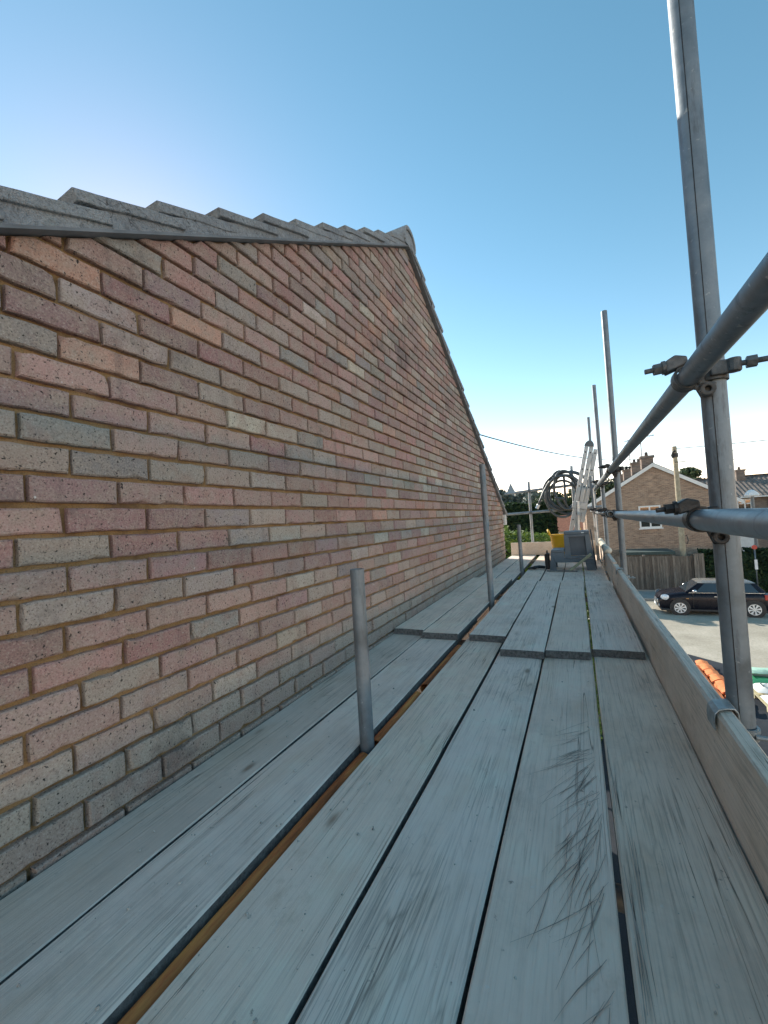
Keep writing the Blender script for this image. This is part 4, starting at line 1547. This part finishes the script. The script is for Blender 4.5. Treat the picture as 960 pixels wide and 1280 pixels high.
# concrete garden-wall pier at the fence end
pier = thing('fence_pier', 'taller grey board panel ending the fence beside the hedge', 'fence panel', (5.55, 26.7, G))
for k in range(4):
    m = MB(); m.box(5.44 + .11 * k, 5.54 + .11 * k, 26.6, 26.64, G + .02, -1.86); m.build('plank', FENCEWOOD, pier)

# telegraph pole
tp = thing('telegraph_pole', 'tall pale timber telegraph pole standing in front of the gable house', 'utility pole', (5.2, 27.6, G))
m = MB(); m.sweep([(5.17, 27.6, G), (5.17, 27.6, 0), (5.16, 27.6, 4.05)], [.155, .135, .11], 14); m.build('pole', POLEWOOD, tp, smooth=True, auto=40)
m = MB(); m.sweep([(5.05, 27.5, 3.42), (4.98, 27.42, 3.55), (5.04, 27.4, 3.72), (5.16, 27.4, 3.78)], .05, 8)
m.band((5.16, 27.6, 3.55), (0, 0, 1), .11, .16, .22, 0, 360, 14)
m.build('terminal_box', BLACKRUB, tp, smooth=True, auto=40)
m = MB(); m.beam((5.1, 27.5, 3.15), (5.75, 27.5, 3.15), .03, .04); m.build('step_iron', DARKSTEEL, tp)
m = MB(); m.sweep([(5.30, 27.44, -.98), (5.36, 27.43, -.9), (5.42, 27.42, -1.2), (5.37, 27.42, -1.4), (5.30, 27.43, -1.35)], .022, 6); m.build('cable_loop', BLACKRUB, tp, smooth=True)


def wire(p0, p1, sag, label, r=.009):
    p0, p1 = Vector(p0), Vector(p1)
    pts = [p0.lerp(p1, t / 30) - Vector((0, 0, sag * 4 * (t / 30) * (1 - t / 30))) for t in range(31)]
    m = MB(); m.sweep(pts, r, 6)
    return tag(m.build('overhead_wire', BLACKRUB, org=p0), label, 'wire', 'overhead wires')


wire((5.16, 27.55, 3.9), (-1.95, 9.0, 2.62), .62, 'overhead wire dropping from the telegraph pole towards the tiled roof', .013)
wire((5.2, 27.6, 3.92), (26, 30, 4.9), .35, 'upper overhead wire running right from the telegraph pole', .019)
wire((5.2, 27.6, 3.62), (26, 33, 4.0), .25, 'lower overhead wire running right from the telegraph pole', .014)
wire((-14, 70, 8.0), (8, 60, 9.2), .8, 'faint distant wire above the church spire', .02)

# terrace with pantiled roof on the right
t2 = thing('terrace_house', 'brick terrace with ribbed brown pantile roof and white bay at far right', 'house', (18, 44, G))
m = MB(); m.box(9.5, 30.0, 44.0, 51.0, G - 3, 1.2); m.build('wall', FARBRICK2, t2)
m = MB()
xa, xb = 9.2, 30.3
ye, yr = 43.6, 47.5
ze, zr_ = 1.12, 2.98
nrib = 68
vs, fs = [], []
for i in range(nrib * 4 + 1):
    xx = xa + (xb - xa) * i / (nrib * 4)
    dz = .055 * (0.5 + .5 * math.cos(2 * math.pi * i / 4))
    vs += [(xx, ye, ze + dz), (xx, yr, zr_ + dz)]
fs = [(2 * i, 2 * i + 2, 2 * i + 3, 2 * i + 1) for i in range(nrib * 4)]
m.add(vs, fs)
m.prism([(yr, zr_), (yr + 4.0, ze), (yr + 4.0, ze - .1), (yr, zr_ - .12), (ye, ze - .10), (ye, ze - .02), (yr, zr_ - .02)], 'x', xa, xb)
rf2 = m.build('roof', ROOFLIGHT, t2)
m = MB(); m.beam((xa, yr, zr_ + .06), (xb, yr, zr_ + .06), .22, .16); m.build('ridge_tile', ROOFBROWN, rf2)
chimney(t2, 13.45, 47.0, 2.5, 3.62, .62, .7, 1)
m = MB(); m.beam((xa, ye - .06, ze - .03), (xb, ye - .06, ze - .03), .12, .11); m.build('gutter', WHITE, t2)
m = MB(); m.box(9.9, 13.2, 43.35, 43.995, -3.8, -.25); m.build('porch', WHITE, t2)
window(t2, 11.35, 13.25, -.35, .95, 43.99, 4, 1, .11, transom=.7)
window(t2, 15.3, 17.2, -.35, .95, 43.99, 3, 1, .10, transom=.7)
m = MB(); m.cyl((14.35, 43.9, -3.9), (14.35, 43.9, 1.05), .05, 8); m.build('downpipe', WHITE, t2, smooth=True)
aerial(13.0, 47.0, 3.4, 4.65, 'tv aerial on the far right terrace chimney', .35, 5, .9)
sl_ = thing('street_lamp', 'grey lamp post with white dome head before the right terrace', 'street lamp', (8.6, 28.5, G))
m = MB(); m.sweep([(8.63, 28.5, G), (8.63, 28.5, .98)], [.09, .07], 10); m.build('post', GALV_D, sl_, smooth=True, auto=40)
m = MB(); vs, fs = lathe([(.001, 1.36), (.12, 1.32), (.26, 1.18), (.33, 1.05), (.30, 1.0), (.001, .99)], 8.60, 28.5, 16); m.add(vs, fs); m.build('lamp_head', WHITE, sl_, smooth=True, auto=50)

# road sign post and hedge at right
rs_ = thing('sign_post', 'thin post with small red sign standing in the right hedge', 'sign', (8.05, 26.9, G))
m = MB(); m.cyl((8.05, 26.9, G), (8.05, 26.9, -1.5), .035, 8); m.build('post', GALV_D, rs_, smooth=True)
m = MB(); m.cyl((8.03, 26.82, -1.62), (8.03, 26.86, -1.62), .11, 18); m.build('sign_plate', REDPAINT, rs_)
m = MB(); m.box(7.99, 8.11, 26.84, 26.86, -2.75, -2.25); m.build('label_plate', WHITE, rs_)


def hedge(name, label, x0, x1, y0, y1, z0, z1, n, leaf, mat, cat='hedge', lumps=.3, top=None, group=None):
    t = thing(name, label, cat, ((x0 + x1) / 2, (y0 + y1) / 2, z0), group)
    m = MB()
    m.box(x0 + .2, x1 - .2, y0 + .2, y1 - .2, z0, z1 - .25)
    m.build('stems', simple('hedge_core', (.012, .016, .010), .95), t)
    L = RNG.random((n, 3))
    P = np.empty((n, 3)); Nn = np.zeros((n, 3))
    face = RNG.random(n)
    A = [(x1 - x0) * (z1 - z0), (y1 - y0) * (z1 - z0), (y1 - y0) * (z1 - z0), (x1 - x0) * (y1 - y0)]
    cum = np.cumsum(A) / sum(A)
    idx = np.searchsorted(cum, face)
    for i in range(n):
        a, b, c = L[i]
        dp = c * c * .28 - .06
        wob = lumps * (math.sin(a * (x1 - x0) * 1.7 + b * 3) * .35 + math.sin(a * (x1 - x0) * .6 + 2) * .3 + math.sin(b * 9 + a * 5) * .2)
        if idx[i] == 0: P[i] = (x0 + a * (x1 - x0), y0 + dp + wob * .5, z0 + b * (z1 - z0)); Nn[i] = (0, -1, .3)
        elif idx[i] == 1: P[i] = (x0 + dp + wob * .3, y0 + a * (y1 - y0), z0 + b * (z1 - z0)); Nn[i] = (-1, 0, .3)
        elif idx[i] == 2: P[i] = (x1 - dp + wob * .3, y0 + a * (y1 - y0), z0 + b * (z1 - z0)); Nn[i] = (1, 0, .3)
        else: P[i] = (x0 + a * (x1 - x0), y0 + b * (y1 - y0), z1 - dp + wob); Nn[i] = (0, 0, 1)
    leaf_mesh('foliage', P, Nn, leaf, mat, t)
    return t


hedge('garden_hedge', 'dark clipped hedge between fence end and nearest upright', 5.95, 8.0, 27.0, 28.4, G, -2.0, 9000, .075, LEAF_HEDGE)
hedge('garden_hedge', 'dark green hedge behind the rear of the parked car', 8.0, 15.0, 27.2, 28.6, G, -2.0, 16000, .085, LEAF_HEDGE)
# big conifer hedge on the left
hedge('conifer_hedge', 'tall dark conifer hedge beyond the deck end, sunlit top', -13.0, -1.75, 36.0, 38.5, G, 1.50, 30000, .17, LEAF_HEDGE, lumps=.45)
hedge('lime_hedge', 'bright yellow-green bush showing above the end toe board', -2.0, .05, 9.3, 10.3, G, .20, 14000, .045, LEAF_LIME, 'bush', .25)
hedge('corner_bush', 'narrow bright green bush at the house corner', -2.15, -1.66, 10.4, 11.0, G, .46, 5000, .045, LEAF_LIME, 'bush', .1)

# red-roofed bungalow behind
bg_ = thing('bungalow', 'low white bungalow with red tiled roof beyond the hose coil', 'house', (1.4, 62, G))
m = MB(); m.box(-3.2, 6.5, 60.5, 67, G - 2, -1.75); m.build('wall', WHITE, bg_)
m = MB(); m.prism([(60.0, -1.8), (63.7, .35), (67.4, -1.8)], 'x', -3.6, 7.0); m.build('roof', REDROOF, bg_)

# church spire
ch = thing('church_spire', 'pointed church spire far away above the trees', 'spire', (-28, 205, G))
m = MB(); m.box(-29.6, -26.6, 203.5, 206.5, G, 11.8); m.build('tower', STONE, ch)
m = MB()
m.add([(-30.0, 203.1, 11.8), (-26.2, 203.1, 11.8), (-26.2, 206.9, 11.8), (-30.0, 206.9, 11.8), (-28.1, 205, 16.6)], [(0, 1, 4), (1, 2, 4), (2, 3, 4), (3, 0, 4), (3, 2, 1, 0)])
m.build('spire_roof', STONE, ch)
m = MB(); m.cyl((-28.1, 205, 16.5), (-28.1, 205, 17.8), .09, 6); m.build('finial', STONE, ch)

# trees
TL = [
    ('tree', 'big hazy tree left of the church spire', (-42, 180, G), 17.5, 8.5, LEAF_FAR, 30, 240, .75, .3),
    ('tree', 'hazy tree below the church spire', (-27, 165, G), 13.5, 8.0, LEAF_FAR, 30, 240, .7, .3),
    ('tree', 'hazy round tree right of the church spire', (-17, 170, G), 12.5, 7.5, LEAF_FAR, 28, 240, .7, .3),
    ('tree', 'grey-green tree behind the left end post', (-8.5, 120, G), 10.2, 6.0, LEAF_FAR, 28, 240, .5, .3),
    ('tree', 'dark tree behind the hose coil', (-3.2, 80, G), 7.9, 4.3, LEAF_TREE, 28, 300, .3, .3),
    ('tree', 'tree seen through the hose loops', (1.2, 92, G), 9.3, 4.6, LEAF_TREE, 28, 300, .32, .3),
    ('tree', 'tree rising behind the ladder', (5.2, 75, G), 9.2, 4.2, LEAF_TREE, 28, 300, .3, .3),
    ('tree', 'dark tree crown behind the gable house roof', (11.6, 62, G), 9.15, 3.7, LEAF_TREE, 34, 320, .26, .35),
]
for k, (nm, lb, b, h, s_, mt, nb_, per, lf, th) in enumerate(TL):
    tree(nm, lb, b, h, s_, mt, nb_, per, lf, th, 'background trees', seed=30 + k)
tree('garden_shrub', 'round street shrub hidden beyond the toe board, shading the road', (-.55, 23.6, G), 2.75, 1.15, LEAF_TREE, 20, 260, .10, .25, None, 'shrub', seed=77)

# ================================================================== PARKED CAR
car = thing('parked_car', 'small black hatchback with silver alloy wheels parked in the road', 'car', (4.9, 22.3, G))
CX, CYc = 3.02, 22.30     # nose x, centre line y
cz = G


def cp(x, y, z):
    return (CX + x, CYc + y, cz + z)


SX = [0.0, .04, .14, .34, .70, 1.10, 1.6, 2.2, 2.8, 3.3, 3.6, 3.76, 3.82]
HW = [.52, .64, .73, .795, .835, .845, .85, .85, .848, .835, .80, .73, .62]
TZ = [.56, .66, .80, .88, .945, .985, .985, .99, 1.0, 1.005, .985, .90, .74]
BZ = [.30, .24, .20, .19, .19, .19, .19, .19, .19, .19, .20, .24, .30]
m = MB()
vs = []
for x, w, tz, bz in zip(SX, HW, TZ, BZ):
    half = [(0, tz + .025), (.55 * w, tz + .018), (.86 * w, tz - .02), (.965 * w, tz - .09), (w, .64 if tz > .75 else tz * .85), (.985 * w, .42), (.95 * w, bz + .03), (.86 * w, bz), (0, bz)]
    ring = half + [(-a, b) for a, b in half[-2:0:-1]]
    vs += [cp(x, a, b) for a, b in ring]
K = 16
fs = []
for i in range(len(SX) - 1):
    for k in range(K):
        fs.append((i * K + k, (i + 1) * K + k, (i + 1) * K + (k + 1) % K, i * K + (k + 1) % K))
fs.append(tuple(range(K))); fs.append(tuple((len(SX) - 1) * K + k for k in range(K - 1, -1, -1)))
m.add(vs, fs)
body = m.build('body', CARBODY, car, smooth=True)
md = body.modifiers.new('sd', 'SUBSURF'); md.levels = 1; md.render_levels = 1
# cabin
m = MB()
gb = [(1.00, .70), (1.27, .745), (2.4, .765), (3.52, .73), (3.72, .62)]
gt = [(1.52, .54), (1.68, .61), (2.4, .63), (3.24, .61), (3.40, .53)]
nb5 = len(gb)
ringb = [cp(x, -w, .965) for x, w in gb] + [cp(x, w, .965) for x, w in gb[::-1]]
ringt = [cp(x, -w, 1.355) for x, w in gt] + [cp(x, w, 1.355) for x, w in gt[::-1]]
n2 = len(ringb)
m.add(ringb + ringt, [(i, (i + 1) % n2, n2 + (i + 1) % n2, n2 + i) for i in range(n2)] + [tuple(range(n2, 2 * n2))])
m.build('cabin', CARBODY, car, smooth=True, auto=30)
m = MB()
r0 = [cp(x + (-.03 if i < 2 else .03 if i > 2 else 0), -w - .015, 1.345) for i, (x, w) in enumerate(gt)]
r0 += [cp(x + (-.03 if i < 2 else .03 if i > 2 else 0), w + .015, 1.345) for i, (x, w) in list(enumerate(gt))[::-1]]
r1 = [cp(x * .94 + .14, -w * .88, 1.400) for x, w in gt] + [cp(x * .94 + .14, w * .88, 1.400) for x, w in gt[::-1]]
m.add(r0 + r1, [(i, (i + 1) % n2, n2 + (i + 1) % n2, n2 + i) for i in range(n2)] + [tuple(range(n2, 2 * n2)), tuple(range(n2 - 1, -1, -1))])
m.build('roof', CARROOF, car, smooth=True, auto=50)


def pane(name, q, mat, th=.006):
    """q: 4+ points, thin panel pushed along its normal"""
    pts = [Vector(p) for p in q]
    n_ = (pts[1] - pts[0]).cross(pts[2] - pts[0]).normalized()
    c = sum(pts, Vector()) / len(pts)
    ctr = Vector(cp(2.0, 0, .9))
    if n_.dot(c - ctr) < 0: n_ = -n_
    a = [p + n_ * .003 for p in pts]; b = [p + n_ * (.003 + th) for p in pts]
    m = MB(); k = len(pts)
    m.add(a + b, [tuple(range(k)), tuple(range(2 * k - 1, k - 1, -1))] + [(i, (i + 1) % k, k + (i + 1) % k, k + i) for i in range(k)])
    return m.build(name, mat, car)


for sgn in (-1, 1):
    pane('side_window', [cp(1.36, sgn * .742, .985), cp(2.10, sgn * .748, .985), cp(2.09, sgn * .637, 1.335), cp(1.70, sgn * .622, 1.335)], CARGLASS)
    pane('side_window', [cp(2.18, sgn * .748, .985), cp(3.46, sgn * .735, .985), cp(3.22, sgn * .622, 1.335), cp(2.16, sgn * .637, 1.335)], CARGLASS)
    m = MB(); m.prism([(CX + 1.10, cz + .945), (CX + 3.62, cz + .962), (CX + 3.62, cz + .982), (CX + 1.10, cz + .965)], 'y', CYc + sgn * .765, CYc + sgn * .80)
    m.build('chrome_strip', CHROME, car)
    # mirror
    m = MB(); m.sweep([cp(1.28, sgn * .80, 1.0), cp(1.27, sgn * .88, 1.04), cp(1.30, sgn * .955, 1.05), cp(1.33, sgn * .985, 1.04)], [.03, .075, .085, .03], 10, flat=.8)
    m.build('wing_mirror', CHROME, car, smooth=True)
    # door seams and handle
    m = MB()
    m.box(CX + 1.22, CX + 1.232, CYc + sgn * .846 - .006, CYc + sgn * .846 + .006, cz + .30, cz + .93)
    m.box(CX + 2.15, CX + 2.162, CYc + sgn * .851 - .006, CYc + sgn * .851 + .006, cz + .30, cz + .93)
    dr = m.build('door_seam', BLACKRUB, car)
    m = MB(); m.box(CX + 1.95, CX + 2.09, CYc + sgn * .862 - .012, CYc + sgn * .862 + .012, cz + .80, cz + .83); m.build('door_handle', CHROME, car)
    m = MB(); m.box(CX + .98, CX + 1.07, CYc + sgn * .848 - .006, CYc + sgn * .848 + .006, cz + .70, cz + .735); m.build('side_indicator', simple('lamp_orange', (.5, .25, .1), .3), car)
    # headlight: big oval on the wing
    m = MB()
    vs, fs = [], []
    for j in range(7):
        ph = math.pi / 2 * j / 6
        for k in range(18):
            a = 2 * math.pi * k / 18
            vs.append(cp(.245 + .165 * math.cos(ph) * math.cos(a) - .02 * math.sin(ph), sgn * (.725 + .085 * math.sin(ph)) - sgn * .10 * max(0, -math.cos(a)) * math.cos(ph), .735 + .125 * math.cos(ph) * math.sin(a)))
    for j in range(6):
        for k in range(18):
            fs.append((j * 18 + k, j * 18 + (k + 1) % 18, (j + 1) * 18 + (k + 1) % 18, (j + 1) * 18 + k))
    m.add(vs, fs)
    m.build('headlight', LAMPGLASS, car, smooth=True)
    m = MB(); m.box(CX + 3.62, CX + 3.80, CYc + sgn * .735 - .05, CYc + sgn * .735 + .05, cz + .68, cz + .90); m.build('tail_light', REDPAINT, car, bevel=.03)
    m = MB(); m.cyl(cp(.03, sgn * .52, .36), cp(.01, sgn * .52, .36), .06, 12); m.build('fog_light', LAMPGLASS, car)
pane('windscreen', [cp(1.03, -.66, .985), cp(1.03, .66, .985), cp(1.50, .52, 1.34), cp(1.50, -.52, 1.34)], CARGLASS)
pane('rear_window', [cp(3.71, -.58, .99), cp(3.71, .58, .99), cp(3.41, .50, 1.335), cp(3.41, -.50, 1.335)], CARGLASS)
m = MB(); m.box(CX - .02, CX + .05, CYc - .40, CYc + .40, cz + .42, cz + .60); m.build('grille', CHROME, car, bevel=.02)
m = MB(); m.box(CX - .05, CX - .03, CYc - .26, CYc + .26, cz + .29, cz + .39); m.build('number_plate', WHITE, car)
m = MB(); m.box(CX + .05, CX + 3.75, CYc - .835, CYc + .835, cz + .17, cz + .26); m.build('sill_trim', BLACKRUB, car, bevel=.02)


def wheel(x, sgn):
    yo = CYc + sgn * .855
    m = MB()
    m.cyl((CX + x, yo - sgn * .02, cz + .325), (CX + x, yo + sgn * .004, cz + .325), .375, 30)
    m.build('wheel_arch', BLACKRUB, car)
    prof = [(.195, -.16), (.285, -.16), (.308, -.13), (.312, -.05), (.308, -.01), (.285, .018), (.215, .022), (.20, .010)]
    vs, fs = [], []
    n = 28
    for (r_, o) in prof:
        for k in range(n):
            a = 2 * math.pi * k / n
            vs.append((CX + x + r_ * math.cos(a), yo + sgn * o, cz + .312 + r_ * math.sin(a)))
    for i in range(len(prof) - 1):
        for k in range(n):
            fs.append((i * n + k, i * n + (k + 1) % n, (i + 1) * n + (k + 1) % n, (i + 1) * n + k))
    m = MB(); m.add(vs, fs); w = m.build('wheel', BLACKRUB, car, smooth=True, auto=40)
    m = MB(); m.cyl((CX + x, yo + sgn * .004, cz + .312), (CX + x, yo + sgn * .007, cz + .312), .2, 24); m.build('brake_disc', BLACKRUB, w)
    m = MB()
    m.band((CX + x, yo + sgn * .016, cz + .312), (0, 1, 0), .196, .222, .022, 0, 360, 28)
    m.cyl((CX + x, yo + sgn * .008, cz + .312), (CX + x, yo + sgn * .024, cz + .312), .05, 14)
    for k in range(8):
        a = 2 * math.pi * k / 8 + .2
        d = Vector((math.cos(a), 0, math.sin(a))); s_ = Vector((-d.z, 0, d.x))
        c = Vector((CX + x, yo + sgn * .016, cz + .312))
        pts = [c + d * .045 + s_ * .018, c + d * .2 + s_ * .038, c + d * .2 - s_ * .038, c + d * .045 - s_ * .018]
        lo_ = [p + Vector((0, sgn * -.006, 0)) for p in pts]; hi_ = [p + Vector((0, sgn * .006, 0)) for p in pts]
        m.add(lo_ + hi_, [(0, 1, 2, 3), (7, 6, 5, 4)] + [(i, (i + 1) % 4, 4 + (i + 1) % 4, 4 + i) for i in range(4)])
    m.build('rim', RIM, w)


for x in (.74, 3.24):
    for sgn in (-1, 1):
        wheel(x, sgn)

# ================================================================== ON THE DRIVE BELOW
rt_ = random.Random(21)


def clay_tile(x, y, z, rz, tilt, first=[None]):
    if first[0] is None:
        m = MB()
        nx, L, W = 8, .30, .29
        vs = []
        for j, yy in enumerate((-L / 2, L / 2)):
            for zz in (0.0, .018):
                for i in range(nx + 1):
                    u = i / nx
                    h = .045 * math.sin(u * math.pi) if u < .62 else .045 * math.sin(.62 * math.pi) * (1 - (u - .62) / .38) * .9 - .0
                    vs.append(((u - .5) * W, yy, zz + h))
        K = nx + 1
        fs = []
        for i in range(nx):
            fs.append((i, i + 1, 2 * K + i + 1, 2 * K + i)[::-1])
            fs.append((K + i, K + i + 1, 3 * K + i + 1, 3 * K + i))
            fs.append((i, i + 1, K + i + 1, K + i))
            fs.append((2 * K + i, 3 * K + i, 3 * K + i + 1, 2 * K + i + 1))
        fs.append((0, K, 3 * K, 2 * K)); fs.append((nx, 2 * K + nx, 3 * K + nx, K + nx))
        m.add(vs, fs)
        ob = m.build('roof_tile', ORANGE)
        first[0] = ob
    else:
        ob = first[0].copy(); COL.objects.link(ob)
    ob.location = (x, y, z)
    ob.rotation_euler = (tilt, rt_.uniform(-.05, .05), rz)
    tag(ob, 'orange clay roof tile in the double row laid out on the dark drive', 'roof tile', 'orange roof tiles on the drive')
    return ob


for i in range(8):
    y = 14.70 - i * .395
    for c in (0, 1):
        xx = 2.66 + .36 * c + .008 * i + rt_.uniform(-.02, .02)
        for k in range(3):
            clay_tile(xx + rt_.uniform(-.015, .015), y + rt_.uniform(-.02, .02) - .03 * k, G + .012 + .05 * k + (.05 if c else 0) * (i % 2) * .4, rt_.uniform(-.12, .12), R(7))

# paver strip at the road edge
pv = thing('paver_strip', 'small strip of pinkish ribbed pavers at the edge of the road', 'paving', (2.9, 16.3, G))
proto = None
for i in range(12):
    if proto is None:
        m = MB(); m.box(-.03, .03, -.28, .28, -.004, .012)
        proto = m.build('paver', PAVERRED, pv, bevel=.004)
        for v in proto.data.vertices: v.co += BASE['paver_strip']
        ob = proto
    else:
        ob = proto.copy(); COL.objects.link(ob)
    ob.location = (2.75 + .082 * i - 0, 16.35 - .065 * i, G + .004)
    ob.location -= BASE['paver_strip']
    for _ in (0,):
        pass
for v in proto.data.vertices: v.co -= BASE['paver_strip']

# sacks on a pallet at the right
pl = thing('pallet', 'timber pallet under the printed sacks at the lower right', 'pallet', (4.2, 12.6, G))
for k in range(5):
    m = MB(); m.box(3.55 + .26 * k, 3.75 + .26 * k, 11.8, 13.6, G + .11, G + .13); m.build('plank', PALEWOOD, pl)
for yy in (11.85, 12.65, 13.45):
    m = MB(); m.box(3.55, 4.79, yy, yy + .1, G + .005, G + .109); m.build('bearer', PALEWOOD, pl)


def sack(x0, x1, y0, y1, z0, z1, mat, label, printed=False):
    m = MB()
    nx, ny = 8, 6
    vs = []
    for top in (0, 1):
        for j in range(ny + 1):
            for i in range(nx + 1):
                u, v = i / nx, j / ny
                e = (math.sin(math.pi * u) * math.sin(math.pi * v)) ** .35
                zz = (z0 + z1) / 2 + (1 if top else -1) * (z1 - z0) / 2 * e
                zz += .008 * math.sin(u * 11 + v * 7 + z0 * 5) * e
                vs.append((x0 + (x1 - x0) * u, y0 + (y1 - y0) * v, zz))
    K = (nx + 1) * (ny + 1)
    fs = []
    for j in range(ny):
        for i in range(nx):
            a = j * (nx + 1) + i
            fs.append((a, a + nx + 1, a + nx + 2, a + 1))
            fs.append((K + a, K + a + 1, K + a + nx + 2, K + a + nx + 1))
    m.add(vs, fs)
    ob = m.build('sack', mat, org=((x0 + x1) / 2, (y0 + y1) / 2, z0), smooth=True)
    tag(ob, label, 'sack', 'sacks on the pallet')
    if printed:
        p = MB()
        zt = z1 + .012
        for k in range(3):
            cx_ = x0 + .22 + .2 * k; cy_ = (y0 + y1) / 2
            p.band((cx_, cy_, zt), (0, 0, 1), .06, .082, .004, 30 + 60 * k, 300 + 40 * k, 16)
        p.box(x0 + .14, x0 + .165, y0 + .1, y0 + .3, zt - .002, zt + .002)
        p.box(x0 + .166, x0 + .30, y0 + .1, y0 + .125, zt - .002, zt + .002)
        p.build('print_mark', INK, ob)
    return ob


sack(3.55, 4.4, 11.85, 12.40, G + .132, G + .27, SACK, 'plain white sack at the near end of the pallet')
sack(3.55, 4.4, 12.42, 12.98, G + .132, G + .34, SACK, 'white sack printed with dark marks in the middle of the pallet', True)
sack(3.55, 4.4, 13.0, 13.60, G + .132, G + .30, GREENPL, 'green sack at the far end of the pallet')
sack(3.62, 4.45, 13.35, 13.75, G + .31, G + .45, simple('pale_green_sack', (.42, .62, .48), .5), 'pale green sack lying on top of the green one')
